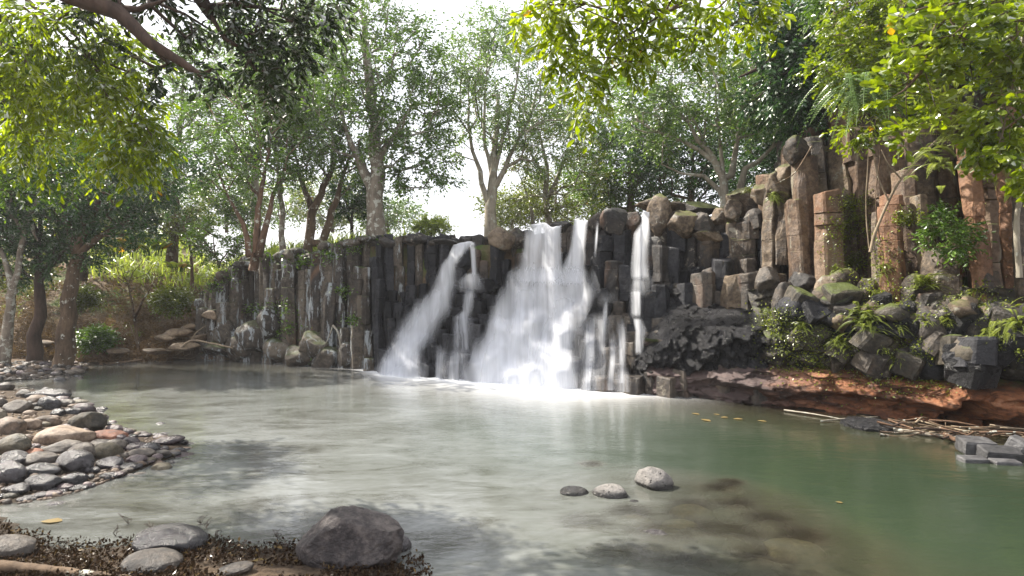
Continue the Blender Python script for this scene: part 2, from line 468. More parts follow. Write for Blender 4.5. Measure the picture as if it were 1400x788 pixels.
# ---- pool surface
SUNK = [(945, 700, 60, 26, -.16, 'o'), (985, 678, 50, 22, -.2, 'k'), (1005, 700, 60, 30, -.2, 'k'), (905, 742, 110, 50, -.22, 'k'), (860, 715, 70, 30, -.25, 'o'), (960, 735, 80, 34, -.2, 'k'), (1050, 722, 70, 30, -.22, 'k'), (800, 735, 90, 40, -.3, 'o'), (1010, 745, 80, 34, -.25, 'k'),
        (850, 775, 110, 40, -.25, 'k'), (1085, 752, 90, 34, -.3, 'o'), (808, 640, 40, 10, -.12, 'o'), (930, 718, 50, 22, -.25, 'o'), (1040, 780, 90, 30, -.3, 'k'), (940, 785, 80, 30, -.25, 'k'), (1000, 670, 40, 14, -.2, 'k')]
def m_water():
    t = NT('pool water')
    depth = t.attr('depth'); foam = t.attr('foam'); milk = t.attr('milk')
    # silty green body colour, browner where it is shallow
    nb = t.noise(0.35, 4, 0.6)
    body = t.mix(t.maprange(depth, 0.1, 1.1), (0.045, 0.040, 0.024), t.mix(nb, (0.018, 0.030, 0.016), (0.028, 0.043, 0.023)))
    # froth carried over the surface, drawn out in long soft streaks
    st = t.n('ShaderNodeMapping', {0: t.n('ShaderNodeNewGeometry').outputs['Position'], 2: (0, 0, R(-28)), 3: (0.5, 1.3, 1)}).outputs[0]
    s1 = t.noise(1.15, 7, 0.66, st, 1.1)
    s2 = t.noise(0.33, 4, 0.55, None, 0.8)
    s3 = t.noise(7.5, 4, 0.6, st, 0.6)
    fr = t.math('ADD', t.math('MULTIPLY', s1, 0.55), t.math('ADD', t.math('MULTIPLY', s2, 0.33), t.math('MULTIPLY', s3, 0.16)))
    fr = t.math('MULTIPLY', t.maprange(fr, 0.30, 0.72), milk)
    fo = t.math('ADD', fr, foam, clamp=True)
    body = t.mix(t.math('MULTIPLY', fr, 0.75), body, (0.275, 0.295, 0.295))
    body = t.mix(foam, body, (0.84, 0.85, 0.86))
    op = t.math('ADD', t.maprange(t.math('POWER', depth, 0.8), 0.0, 0.85, 0.08, 1.0), fo, clamp=True)
    diff = t.n('ShaderNodeBsdfDiffuse', {'Color': body}).outputs[0]
    tra = t.n('ShaderNodeBsdfTransparent', {'Color': (0.75, 0.77, 0.62, 1)}).outputs[0]
    m = t.n('ShaderNodeMixShader', {0: op, 1: tra, 2: diff}).outputs[0]
    hgt = t.math('ADD', t.math('MULTIPLY', t.noise(2.2, 4, 0.6, st, 0.8), 1.0), t.math('MULTIPLY', t.noise(9, 3, 0.5, st), 0.25))
    bp = t.bump(hgt, 0.22, 0.05)
    gl = t.n('ShaderNodeBsdfGlossy', {'Color': (1, 1, 1, 1), 'Roughness': 0.14, 'Normal': bp}).outputs[0]
    fre = t.n('ShaderNodeFresnel', {0: 1.33, 1: bp}).outputs[0]
    fre = t.math('MULTIPLY', fre, t.maprange(foam, 0, 1, 1.25, 0.5))
    return t.surf(t.n('ShaderNodeMixShader', {0: fre, 1: m, 2: gl}).outputs[0])
M_WATER = m_water()
wx = np.arange(-19, 24, 0.10); wy = np.arange(1.0, 26.0, 0.10)
WX, WY = np.meshgrid(wx, wy)
wd = np.maximum(-height(WX, WY, False), 0)
wpx = 700 + FPX * WX / WY
for x_, y_, w_, h_, z_, k_ in SUNK:                     # less water over each sunken rock
    c_ = wat(x_, y_, z_ * .55); r_ = w_ / FPX * c_[1] * .5
    q_ = np.exp(-(((WX - c_[0]) / r_) ** 2 + ((WY - c_[1]) / (r_ * .8)) ** 2) ** 2 * 1.2)
    wd = wd * (1 - q_) + 0.05 * q_
fl = WY - ybase(wpx)                                   # distance from the foot of the cliff
P3 = np.stack([WX, WY, 0 * WX], -1)
wob = 0.5 * fbm(P3 * 0.7, 3, 21)
inten = np.interp(wpx, [470, 520, 570, 640, 790, 830, 900, 1010], [0.25, 0.8, 0.8, 1.0, 1.0, 0.7, 0.35, 0.0])
foam = inten * (np.exp(-np.maximum(-fl - 0.1, 0) / (0.34 + 0.55 * inten)) * 1.25 + 0.45 * np.exp(-np.maximum(-fl + wob, 0) / 2.0))
milk = 0.14 + 0.75 * sstep(3.2, -2.5, WX + 0.25 * (WY - 9)) * sstep(21, 15, WY) + 0.25 * sstep(19.5, 16, WY) * sstep(4, 0, WX)
milk = milk * (1 - 0.85 * sstep(1.5, 4.0, WX - 0.12 * WY + 1.0))
milk = milk * np.where(WX < 0, 1 - 0.6 * sstep(18.5, 20.5, WY), 1)
nwx = len(wx)
ii = (np.arange(len(wy) - 1)[:, None] * nwx + np.arange(nwx - 1)[None]).reshape(-1)
water = mesh_obj('water', P3.reshape(-1, 3), np.stack([ii, ii + 1, ii + nwx + 1, ii + nwx], -1), M_WATER, None, True,
                 attrs={'depth': wd.reshape(-1), 'foam': np.clip(foam, 0, 1).reshape(-1), 'milk': np.clip(milk, 0, 1).reshape(-1)}, origin=(0, 0, 0))
props(water, kind='structure')
# ================================================================== BASALT CLIFFS
M_WET = rock_material('wet black basalt', (0.003, 0.003, 0.0045), (0.010, 0.011, 0.015), (0.04, 0.04, 0.045), (0.25, 0.6), lichen=0.2, lich_col=(0.10, 0.08, 0.06), spec=0.30, bump=0.7)
M_DAMP = rock_material('damp grey basalt', (0.007, 0.006, 0.006), (0.026, 0.021, 0.018), (0.09, 0.072, 0.055), (0.35, 0.75), lichen=0.3, lich_col=(0.26, 0.23, 0.18), rust=0.05, rust_col=(0.14, 0.08, 0.05))
M_GREY = rock_material('lichened grey basalt', (0.016, 0.012, 0.009), (0.055, 0.043, 0.032), (0.14, 0.115, 0.085), (0.55, 0.9), lichen=0.62, lich_col=(0.38, 0.41, 0.42), vstreak=True, moss=0.15, mosscol=(0.07, 0.09, 0.02), rust=0.02, rust_col=(0.17, 0.09, 0.045))
M_BROWN = rock_material('brown weathered basalt', (0.018, 0.010, 0.006), (0.085, 0.051, 0.030), (0.20, 0.135, 0.085), (0.5, 0.85), lichen=0.38, lich_col=(0.25, 0.22, 0.16), vstreak=True, rust=0.12, rust_col=(0.22, 0.09, 0.035), moss=0.1)
M_ORANGE = rock_material('rust orange basalt', (0.045, 0.024, 0.014), (0.165, 0.078, 0.037), (0.27, 0.145, 0.08), (0.5, 0.8), lichen=0.3, lich_col=(0.35, 0.3, 0.22), vstreak=True)
M_TOP = rock_material('tan weathered boulder', (0.014, 0.010, 0.007), (0.072, 0.050, 0.032), (0.20, 0.15, 0.098), (0.45, 0.85), lichen=0.4, lich_col=(0.28, 0.26, 0.21), moss=0.12)
M_LAVA = rock_material('black rough lava', (0.002, 0.002, 0.003), (0.008, 0.008, 0.010), (0.03, 0.03, 0.034), (0.2, 0.5), bump=1.0, spec=0.5, bdist=0.18, scale=1.6)
M_MOSSY = rock_material('mossy dark rock', (0.006, 0.005, 0.004), (0.022, 0.018, 0.013), (0.075, 0.062, 0.043), (0.3, 0.75), moss=0.16, bump=0.9, mosscol=(0.10, 0.13, 0.02))

def column_shape(base, top, r, seed, n=6, mid=None, joints=True, round_top=0.0, tilt=None, flat=1.0):
    """one basalt column from base to top (xyz), radius r: chamfered corners, cross joints, worn and chipped faces"""
    g = np.random.default_rng(seed)
    base = np.asarray(base, float); top = np.asarray(top, float)
    L = np.linalg.norm(top - base)
    ang = (np.arange(n) + g.uniform(-0.28, 0.28, n)) / n * 2 * np.pi + g.uniform(0, 6.28)
    rr = r * g.uniform(0.82, 1.13, n)
    cx = np.cos(ang) * rr; cy = np.sin(ang) * rr * flat
    bx, by = [], []
    bev = g.uniform(0.06, 0.13)
    for i in range(n):
        q = (i + 1) % n; p_ = (i - 1) % n
        for u_, f in ((p_, bev), (q, bev), (q, 0.36), (q, 0.64)):
            bx.append(cx[i] * (1 - f) + cx[u_] * f); by.append(cy[i] * (1 - f) + cy[u_] * f)
    prof = np.stack([bx, by], -1); m = len(prof)
    ev = [(0.0, 1.0, np.zeros(2))]
    o = g.normal(0, 0.015 * r / 0.25, 2); jt = []
    t = g.uniform(0.3, 1.2)
    if joints:
        while t < L - 0.22:
            jt.append((t, g.random() < 0.35)); t += g.uniform(0.22, 1.1)
    zc = 0.0; k = 0
    st = max(0.16, r * 0.8)
    endz = L - (0.36 * round_top if round_top else 0.04)
    while True:
        nj = jt[k][0] if k < len(jt) else endz
        while zc + st < nj - 0.05:
            zc += st; ev.append((zc, 1.0, o))
        if k >= len(jt): break
        e = 0.013; big = jt[k][1]; dd = 0.90 if big else 0.965
        o2 = o + g.normal(0, (0.035 if big else 0.012) * r / 0.25, 2)
        ev += [(nj - e, 1.0, o), (nj, dd, (o + o2) / 2), (nj + e, 1.0, o2)]; o = o2; zc = nj + e; k += 1
    if round_top > 0:
        for e, s_ in ((0.36, 1.0), (0.16, 0.96), (0.06, 0.85), (0.0, 0.6)): ev.append((L - e * round_top, s_, o))
    else: ev += [(L - 0.035, 1.0, o), (L, 0.92, o)]
    ts = np.array([e[0] for e in ev]) / L; sc = np.array([e[1] for e in ev]); off = np.array([e[2] for e in ev])
    P = base + (top - base) * ts[:, None]
    if mid is not None:
        mid = np.asarray(mid, float)
        P = (1 - ts[:, None]) ** 2 * base + 2 * ts[:, None] * (1 - ts[:, None]) * mid + ts[:, None] ** 2 * top
    tl = g.normal(0, 0.10, 2) if tilt is None else tilt
    taper = 1 + g.uniform(-0.08, 0.08) * ts
    V = np.zeros((len(ts), m, 3))
    V[..., :2] = P[:, None, :2] + prof[None] * (sc * taper)[:, None, None] + off[:, None]
    V[..., 2] = P[:, None, 2]
    tz = (V[-1, :, :2] - P[-1, :2]) @ tl
    wz = sstep(L - 0.6, L, ts * L)
    V[..., 2] += wz[:, None] * tz[None]
    D = unit(np.concatenate([prof, np.zeros((m, 1))], 1))[None]
    q = fbm(V * 3.2 + seed, 3, 5) * (0.035 if r < 0.27 else 0.018) - np.maximum(fbm(V * 2.1 + seed * 3, 3, 9) - 0.22, 0) * (0.30 if r < 0.27 else 0.16)
    V = V + D * (q * min(1.6, r / 0.25))[..., None]
    V[-1, :, 2] += 0.03 * vnoise(V[-1] * 6, seed)
    V = V.reshape(-1, 3); k = len(ts)
    i = np.arange(k - 1)[:, None] * m; j = np.arange(m)[None]; jn = (j + 1) % m
    F = np.stack([i + j, i + jn, i + m + jn, i + m + j], -1).reshape(-1, 4)
    cap = np.arange((k - 1) * m, k * m)[None]
    return V, [F, cap]

def hexfield(px0, px1, b0, b1, sp, jit=0.16):
    """jittered hexagonal layout of column axes between two directions, b = distance behind the foot line"""
    out = []
    Xa = min((px0 - 700) / FPX * y for y in (9, 26)); Xb = max((px1 - 700) / FPX * y for y in (9, 26))
    row = 0
    for y in np.arange(8, 28, sp * 0.87):
        for x in np.arange(Xa - 1, Xb + 1, sp):
            X = x + (row % 2) * sp / 2 + random.uniform(-jit, jit) * sp; Y = y + random.uniform(-jit, jit) * sp
            px = 700 + FPX * X / Y
            if not px0 <= px < px1: continue
            b = Y - float(ybase(px))
            if b0 <= b < b1: out.append((X, Y, px, b))
        row += 1
    return out
def cliff(label, cols, mats, loc, stuffmat):
    """cols: list of (V, Fs, matkey, visible size, label)"""
    root = thing('basalt_cliff', loc, label, 'cliff', 'basalt cliffs round the pool')
    order = sorted(range(len(cols)), key=lambda i: -cols[i][3])
    acc = Acc()
    for rank, i in enumerate(order):
        V, Fs, mk, sz, lb = cols[i]
        rock_bvh_add(V, Fs)
        if rank < 98:
            o = mesh_obj('column', V, Fs, mats[mk], root)
            if lb: o['label'] = lb
        else: acc.add(V, Fs)
    if acc.n:
        o = acc.build('column', stuffmat, root); o['kind'] = 'stuff'
    return root
def prof_interp(b, tab): return float(np.interp(b, [t[0] for t in tab], [t[1] for t in tab]))

# --- A: grey lichened wall at the far left
cols = []; sd = 100
for X, Y, px, b in hexfield(268, 492, -0.05, 1.5, 0.40):
    sd += 1; z = float(lipz(px))
    q = random.random()
    if b < 0.28:
        top = z * random.uniform(0.08, 0.35) if q < 0.55 else z * random.uniform(0.35, 0.93)
    elif b < 0.6: top = z * random.uniform(0.72, 0.98)
    else: top = z - random.uniform(-0.05, 0.45)
    if top < 0.15: top = 0.15
    V, F = column_shape((X, Y, -0.7), (X + random.gauss(0, .05), Y + 0.05, top), 0.275, sd, n=random.choice((5, 6, 6)), round_top=0.5 if random.random() < .6 else 0, mid=(X + random.gauss(0, .06), Y - 0.05, top / 2))
    cols.append((V, F, 'a', top / (1 + 3 * max(b, 0)), None))
cliff('long grey lichen-streaked column wall at the far left end of the pool', cols, {'a': M_GREY}, tuple(wat(390, 497)), M_GREY)

# --- B: black stepped wall left of the falls
cols = []
for X, Y, px, b in hexfield(492, 612, -0.05, 3.2, 0.34):
    sd += 1; z = float(lipz(px)); W = float(wset(px))
    u = max(0, b) / (W * 0.85)
    if u < 1: top = z * (0.06 + 0.58 * u ** 0.9) + random.gauss(0, 0.10)
    else: top = z + random.uniform(-0.18, 0.04)
    if px < 520 and 0.35 < u < 1: top = max(top, z * random.uniform(0.5, 0.9))
    top = max(0.12, top)
    mk = 'g' if (px < 508 or (u >= 1 and random.random() < 0.25)) else 'w'
    V, F = column_shape((X, Y, -0.7), (X, Y, top), 0.20, sd, n=random.choice((5, 6, 6)))
    cols.append((V, F, mk, top / (1 + 2 * b) * (1 if u < 1 else 1.5), None))
cliff('black stepped column wall between the grey wall and the narrower waterfall', cols, {'g': M_GREY, 'w': M_WET}, tuple(wat(548, 513)), M_WET)

# --- C: stepped centre under the main falls
cols = []
CT = [(0, 0.10), (0.13, 0.26), (0.28, 0.38), (0.45, 0.50), (0.62, 0.60), (0.74, 0.66), (0.80, 0.68)]
for X, Y, px, b in hexfield(612, 808, -0.05, 4.8, 0.44):
    sd += 1; z = float(lipz(px)); W = float(wset(px))
    u = max(0, b) / W
    if u < 0.82: top = z * prof_interp(u, CT) + random.gauss(0, 0.15)
    elif u < 0.97: top = z * random.uniform(0.78, 0.99)
    else: top = z + random.uniform(-0.16, 0.05)
    if px < 665 and u < 0.9: top *= 0.92
    chan = (722 < px < 762) or (787 < px < 803)
    if u >= 0.82 and chan: top = z - 0.15 if u > 0.97 else z * 0.72
    top = max(0.12, top)
    mk = 'd' if u > 0.9 and not chan else 'w'
    V, F = column_shape((X, Y, -0.7), (X, Y, top), 0.26, sd, n=random.choice((5, 6, 6, 7)), round_top=0.35 if (mk == 'd' and random.random() < .5) else 0, tilt=np.random.default_rng(sd).normal(0, .1, 2))
    cols.append((V, F, mk, top / (1 + 1.2 * b) * (1 if u < 0.82 else 1.8), None))
cliff('black stepped column terraces beneath the broad central waterfall', cols, {'d': M_DAMP, 'w': M_WET}, tuple(wat(705, 524)), M_WET)

# --- D: dark columns to the right of the falls
cols = []
for X, Y, px, b in hexfield(808, 1052, -0.05, 4.6, 0.48):
    sd += 1; z = float(lipz(px)); W = float(wset(px))
    u = max(0, b) / W
    if px < 890:
        top = z * prof_interp(u, [(0, .06), (.15, .2), (.3, .34), (.5, .5), (.62, .54)]) + random.gauss(0, 0.13)
        if u > 0.62: top = z * random.uniform(0.72, 0.84)
        if u > 0.80: top = z - random.uniform(0.0, 0.25)
        if 868 < px < 892 and u > 0.72: top = z - 0.35
    else:
        top = prof_interp(u, [(0, .5), (.2, 1.2), (.35, 2.0), (.45, 2.5)]) + random.gauss(0, 0.12)
        if u > 0.42: top = 2.65 + random.gauss(0, 0.12)
        if u > 0.58: top = z * random.uniform(0.64, 0.76)
        if u > 0.80: top = z - random.uniform(0.0, 0.3)
    top = max(0.12, top)
    mk = 'd' if (u > 0.78 or (px > 940 and random.random() < .35)) else 'w'
    V, F = column_shape((X, Y, -0.7), (X, Y, top), 0.285, sd, n=random.choice((5, 6, 6)), round_top=0.4 if random.random() < .25 else 0)
    cols.append((V, F, mk, top / (1 + 1.2 * b) * (1 if u < 0.6 else 2), None))
def front(px, ty, by, w, mk, lean=0.0):
    global sd; sd += 1
    b = 1.15 if ty >= 372 else (1.55 if ty >= 334 else 2.05)
    Yh = float(ybase(px)) + b; B = at(px + lean, by, Yh); T = at(px, ty, Yh); B[2] -= 0.9
    V, F = column_shape(B, T, w / FPX * Yh * 0.60, sd, n=random.choice((5, 6, 6)), tilt=np.random.default_rng(sd).normal(0, .12, 2))
    cols.append((V, F, mk, 60, None))
for a_ in [(1020, 305, 374, 36, 't', 4), (1005, 303, 378, 17, 't'), (1050, 296, 338, 28, 'w'), (1049, 338, 372, 24, 'd'), (1066, 338, 372, 16, 'd'), (1080, 336, 376, 22, 'w'), (973, 320, 378, 26, 't'), (950, 331, 392, 23, 'w'),
           (936, 328, 394, 17, 'd'), (990, 320, 358, 22, 'w'), (985, 354, 392, 30, 'w'), (960, 374, 414, 30, 'd'), (936, 388, 416, 24, 'w'), (921, 340, 392, 20, 'w'), (903, 338, 392, 24, 'd'), (925, 307, 342, 25, 'w'),
           (900, 324, 342, 26, 'd'), (999, 378, 412, 30, 't'), (905, 390, 411, 22, 'w'), (946, 318, 334, 22, 'd'), (886, 399, 430, 28, 'w'), (825, 322, 402, 25, 'w', 3), (840, 358, 398, 25, 'd'), (858, 363, 404, 21, 'w'),
           (848, 318, 362, 24, 'w'), (906, 310, 330, 22, 't'), (962, 316, 330, 22, 'd'), (1030, 372, 408, 32, 'd'), (1058, 374, 410, 28, 't'), (870, 404, 440, 26, 'w'), (1024, 396, 420, 26, 'w')]:
    front(*a_)
cliff('dark column wall with block tops between the central waterfall and the brown columns', cols, {'d': M_DAMP, 'w': M_WET, 't': M_TOP}, tuple(wat(925, 543)), M_DAMP)

# --- E: tall brown columns above the red bank
cols = []
def hero(bx, by, tx, ty, w, Y, mk, lb, bend=0.0, dY=0.35, rt=0.0, n=6):
    global sd; sd += 1
    B = at(bx, by, Y); T = at(tx, ty, Y + dY)
    M = (B + T) / 2 + np.array([bend, 0, 0])
    B[2] -= 0.5
    V, F = column_shape(B, T, w / FPX * Y * 0.55, sd, n=n, mid=M, round_top=rt)
    cols.append((V, F, mk, 50, lb))
hero(1096, 366, 1086, 276, 28, 13.6, 'b', 'brown column leaning left, second in the front row', 0.0)
hero(1131, 365, 1126, 264, 36, 13.2, 'b', 'broad flat-topped brown column in the front row')
hero(1114, 366, 1098, 214, 30, 13.7, 'b', 'tall pale brown column curving to the left', -0.12)
hero(1118, 300, 1108, 188, 34, 14.2, 'g', None, rt=.5)
hero(1163, 346, 1146, 206, 40, 14.0, 'g', 'wide speckled grey column behind the front row', -0.05)
hero(1072, 335, 1071, 246, 26, 14.2, 'g', None, rt=.6)
hero(1053, 345, 1054, 250, 26, 14.4, 'g', None, rt=.6)
hero(1178, 345, 1163, 165, 50, 14.4, 'b', None, -0.05)
hero(1220, 380, 1217, 268, 30, 12.2, 'o', 'short orange column with a flat top')
hero(1243, 372, 1238, 234, 32, 12.7, 'b', None)
hero(1200, 378, 1200, 290, 13, 12.4, 'g', None)
hero(1209, 360, 1198, 190, 42, 13.4, 'b', None)
hero(1270, 345, 1255, 268, 18, 12.0, 'g', 'thin grey column bending to the right at its foot', -0.10)
hero(1288, 398, 1286, 340, 46, 11.6, 'g', None)
hero(1300, 350, 1290, 180, 46, 13.2, 'b', None)
hero(1351, 410, 1316, 195, 25, 11.0, 'o', 'long thin orange column leaning left among the brown ones', -0.06, dY=0.9)
hero(1352, 365, 1344, 200, 46, 11.8, 'b', None)
hero(1385, 384, 1370, 225, 22, 11.0, 'o', 'orange column beside the long leaning one', -0.04)
hero(1398, 404, 1393, 190, 20, 10.5, 'g', 'narrow pale column at the right end of the row', 0.05)
hero(1352, 420, 1348, 372, 30, 10.9, 'g', None)
for X, Y, px, b in hexfield(1052, 1640, 1.75, 4.8, 0.60):
    sd += 1; z = float(lipz(px)); W = float(wset(px))
    u = b / W
    top = z * random.uniform(0.80, 1.0) if u < 1.0 else z + random.uniform(-0.3, 0.15)
    if px > 1400: top = z
    if u < 0.95 and px < 1260 and random.random() < 0.3: top = z * 0.62
    lean = -0.25 * (z / 6)
    mk = random.choice('bbbgo') if px > 1230 else random.choice('bbgg')
    V, F = column_shape((X, Y, 1.2), (X + lean + random.gauss(0, .06), Y, top), 0.35, sd, n=random.choice((5, 6, 6)), mid=(X + lean * 0.2, Y, top / 2), round_top=0.5 if random.random() < .4 else 0)
    cols.append((V, F, mk, 10 / (1 + b), None))
cliff('tall brown and orange column cliff standing above the red bank', cols, {'b': M_BROWN, 'g': M_TOP, 'o': M_ORANGE}, tuple(at(1220, 400, 12.4)), M_BROWN)

# --- the red earth bank under the right-hand cliff: one folded, undercut sheet of clay with thickness behind it
def bankmesh(pxs, zs, front, seed, amp, freq, strat=0.0, lumps=0.0):
    n, m = len(pxs), len(zs)
    PX, ZZ = np.meshgrid(pxs, zs)
    Yb = ybase(PX); b = front(PX, ZZ)
    Y = Yb + b; X = (PX - 700) / FPX * Yb
    P = np.stack([X, Y, ZZ], -1)
    d = amp * fbm(P * np.array([freq, freq, freq * (2.6 if strat else 1)]), 6, seed, 0.55)
    d = d - amp * 0.8 * np.abs(fbm(P * np.array([freq * .9, freq * .9, freq * (3.0 if strat else .9)]) + 3, 4, seed + 4))
    if strat: d = d + strat * np.sin(ZZ * 14 + 2.2 * fbm(P * 0.9, 3, seed + 9) + X * 0.7)
    if lumps:
        Pw = P + 0.12 * np.stack([fbm(P * 2, 2, 71), fbm(P * 2, 2, 72), fbm(P * 2, 2, 73)], -1)
        d = d + lumps * (worley(Pw * 2.4, 3) - 0.5) + lumps * 0.55 * (worley(Pw * 5.6, 5) - 0.5) + lumps * 0.2 * (worley(Pw * 13, 8) - 0.5)
    P[..., 1] += d
    P[..., 2] += 0.25 * d
    V = P.reshape(-1, 3)
    i = (np.arange(m - 1)[:, None] * n + np.arange(n - 1)[None]).reshape(-1)
    return V, np.stack([i, i + 1, i + n + 1, i + n], -1)
def m_red():
    t = NT('red clay')
    p = t.pos((1, 1, 3.2))
    n1 = t.noise(1.0, 7, 0.62, p, 0.9); n2 = t.noise(8, 6, 0.7, p, 0.4)
    col = t.ramp(t.math('ADD', t.math('MULTIPLY', n1, 0.6), t.math('MULTIPLY', n2, 0.4)),
                 [(0.36, (0.03, 0.012, 0.006)), (0.46, (0.115, 0.038, 0.013)), (0.55, (0.25, 0.092, 0.034)), (0.66, (0.40, 0.21, 0.12))])
    g = t.n('ShaderNodeNewGeometry').outputs['Position']
    sx = t.n('ShaderNodeSeparateXYZ', {0: g})
    # towards the falls the clay gives way to dark purple-brown rock
    k = t.maprange(t.math('ADD', sx.outputs[0], t.math('MULTIPLY', n1, 1.6)), 6.4, 7.9)
    col = t.mix(k, t.mix(n2, (0.025, 0.018, 0.018), (0.15, 0.10, 0.09)), col)
    ms = t.math('MULTIPLY', t.maprange(sx.outputs[2], 0.75, 1.0), t.maprange(t.noise(2.1, 6, 0.7), 0.46, 0.56))
    col = t.mix(ms, col, t.mix(n2, (0.02, 0.03, 0.008), (0.10, 0.14, 0.03)))
    h = t.math('ADD', n1, t.math('MULTIPLY', t.noise(14, 6, 0.7, p), 0.5))
    cr_ = t.n('ShaderNodeTexVoronoi', {'Vector': t.n('ShaderNodeVectorMath', {0: t.pos((0.8, 0.8, 1.9)), 1: t.n('ShaderNodeCombineXYZ', {0: t.math('MULTIPLY', n1, 1.4), 1: 0.0, 2: t.math('MULTIPLY', n2, 0.7)}).outputs[0]}).outputs[0], 'Scale': 1.5}, feature='DISTANCE_TO_EDGE').outputs['Distance']
    ck = t.maprange(cr_, 0.0, 0.045)
    h = t.math('ADD', h, t.math('MULTIPLY', ck, 0.5))
    col = t.mix(ck, t.mix(0.6, col, (0.01, 0.005, 0.003)), col)
    b = t.n('ShaderNodeBsdfPrincipled', {'Base Color': col, 'Roughness': t.maprange(n2, 0.3, 0.7, 0.35, 0.75), 'Normal': t.bump(h, 0.8, 0.10)})
    return t.surf(b.outputs[0])
def front_red(PX, Z):
    f = -0.15 + 0.20 * sstep(0.45, 0.0, Z) - 0.25 * np.exp(-((Z - 0.55) / 0.22) ** 2) + 0.55 * sstep(0.75, 1.05, Z)
    cx = np.exp(-((PX - 1330) / 22) ** 2) * sstep(0.62, 0.35, Z + 0.0007 * np.maximum(PX - 1330, 0) * 8)   # small cave at the waterline
    c2 = np.exp(-((PX - 1386) / 13) ** 2) * sstep(0.42, 0.22, Z)
    c3 = np.exp(-((PX - 1170) / 60) ** 2) * np.exp(-((Z - 0.36) / 0.10) ** 2)
    return f + 2.6 * cx + 2.0 * c2 + 0.35 * c3 + 0.5 * sstep(990, 940, PX) * np.exp(-((Z - 0.7) / .3) ** 2)
V, F = bankmesh(np.arange(884, 1720, 2.0), np.arange(-0.4, 1.45, 0.022), front_red, 31, 0.30, 1.3, 0.085, lumps=0.14)
red = mesh_obj('red_clay_bank', V, F, m_red(), None, True)
props(red, 'undercut red clay bank with a small cave, below the mossy rocks', 'bank')
rock_bvh_add(V, [F])
# dark rough rock band over it
def front_dark(PX, Z):
    f = -0.05 + 0.55 * sstep(1.15, 0.78, Z) + 0.9 * sstep(1.5, 2.7, Z)
    return f - 0.45 * np.exp(-((PX - 975) / 45) ** 2) * sstep(0.7, 1.3, Z)
V, F = bankmesh(np.arange(1040, 1720, 2.0), np.arange(0.80, 2.75, 0.04), front_dark, 47, 0.30, 1.5, lumps=0.42)
dk = mesh_obj('mossy_rock_ledge', V, F, M_MOSSY, None, True)
props(dk, 'dark mossy rock ledge between the red clay bank and the brown columns', 'rock ledge')
rock_bvh_add(V, [F])
def front_lava(PX, Z):
    top = 1.50 + 0.75 * sstep(880, 940, PX) * sstep(1105, 1060, PX)
    f = 0.10 + 0.5 * sstep(0.75, 0.45, Z) * sstep(905, 960, PX) + 1.6 * sstep(top - 0.7, top + 0.25, Z)
    return f - 0.28 * np.exp(-((PX - 985) / 75) ** 2) * sstep(0.6, 1.2, Z) + 0.3 * sstep(880, 840, PX)
V, F = bankmesh(np.arange(866, 1110, 1.6), np.arange(0.35, 2.75, 0.035), front_lava, 63, 0.34, 1.6, lumps=0.42)
lv = mesh_obj('lava_outcrop', V, F, M_LAVA, None, True)
props(lv, 'bulging rough black lava outcrop to the right of the thin trickles', 'rock outcrop')
rock_bvh_add(V, [F])

# --- boulders lying on the cliff top and on the ledge
_bv = [None, 0]
def rockhit(px, py):
    if _bv[1] != len(ROCK_F) and (_bv[0] is None or len(ROCK_F) - _bv[1] > 60000):
        _bv[0] = BVHTree.FromPolygons(ROCK_V, ROCK_F); _bv[1] = len(ROCK_F)
    o = Vector((0, 0, CAM_H)); d = (Vector(at(px, py, 10.0)) - o).normalized()
    r = _bv[0].ray_cast(o, d)
    return np.array(r[0]) if r[0] is not None else None
def boulder(px, py, w, h, mat, label, Y, group=None, name='boulder', cuts=5, lump=0.16, dep=0.8, sub=4, rough=0.06, tilt=None, cutd=(0.55, 0.85), rz=None):
    global sd; sd += 1
    hit = rockhit(px, py + h * 0.42)
    if hit is not None: Y = min(hit[1] + 0.1, Y + 1.5)
    c = at(px, py, Y); s = Y / FPX / 2
    V, F = rockmesh(c, (w * s * 1.12, w * s * dep * 1.12, h * s * 1.15), sd, sub, lump, cuts, rough, rz=random.uniform(-.3, .3) if rz is None else rz, tilt=random.uniform(-.15, .15) if tilt is None else tilt, cutd=cutd)
    o = mesh_obj(name, V, F, mat, None, True)
    props(o, label, 'rock', group)
    rock_bvh_add(V, [F])
    return o
G1 = 'boulders along the cliff top'
TOPB = [(820, 300, 30, 22, 17.6), (842, 298, 36, 34, 17.4), (864, 302, 22, 30, 17.2), (905, 290, 30, 42, 16.9), (897, 277, 60, 14, 17.6), (928, 283, 34, 20, 17.4), (952, 284, 48, 20, 17.2),
        (935, 302, 40, 28, 16.6), (962, 302, 34, 22, 16.5), (985, 296, 30, 22, 16.6), (1000, 288, 26, 28, 16.4), (1020, 273, 42, 44, 16.2), (1043, 262, 24, 26, 15.6),
        (1062, 258, 34, 36, 15.0), (1075, 240, 30, 30, 15.2), (1092, 203, 34, 30, 14.8), (1036, 300, 34, 26, 15.4), (968, 318, 34, 14, 16.2), (770, 305, 30, 14, 18.6), (705, 322, 40, 22, 18.8), (685, 322, 30, 26, 18.9)]
TL = {3: 'upright tan boulder on the cliff top above the thin right-hand trickles', 4: 'flat pale boulder lying behind the others on the cliff top',
      6: 'long grey flat-topped boulder on the cliff top near the spreading tree', 11: 'large tan boulder with moss at the foot of the spreading tree',
      15: 'angular pale block perched on the left end of the brown columns', 1: 'dark square boulder beside the top of the thin right-hand fall'}
for i, (x, y, w, h, Y) in enumerate(TOPB):
    boulder(x, y + 4, w * 1.15, h * 1.25, M_TOP if i not in (0, 1, 2, 18, 8, 16) else M_DAMP, TL.get(i, 'weathered boulder in the jumbled row along the cliff top'), Y, G1, cuts=9, cutd=(.5, .8), rough=.10)
G2 = 'boulders on the ledge under the brown columns'
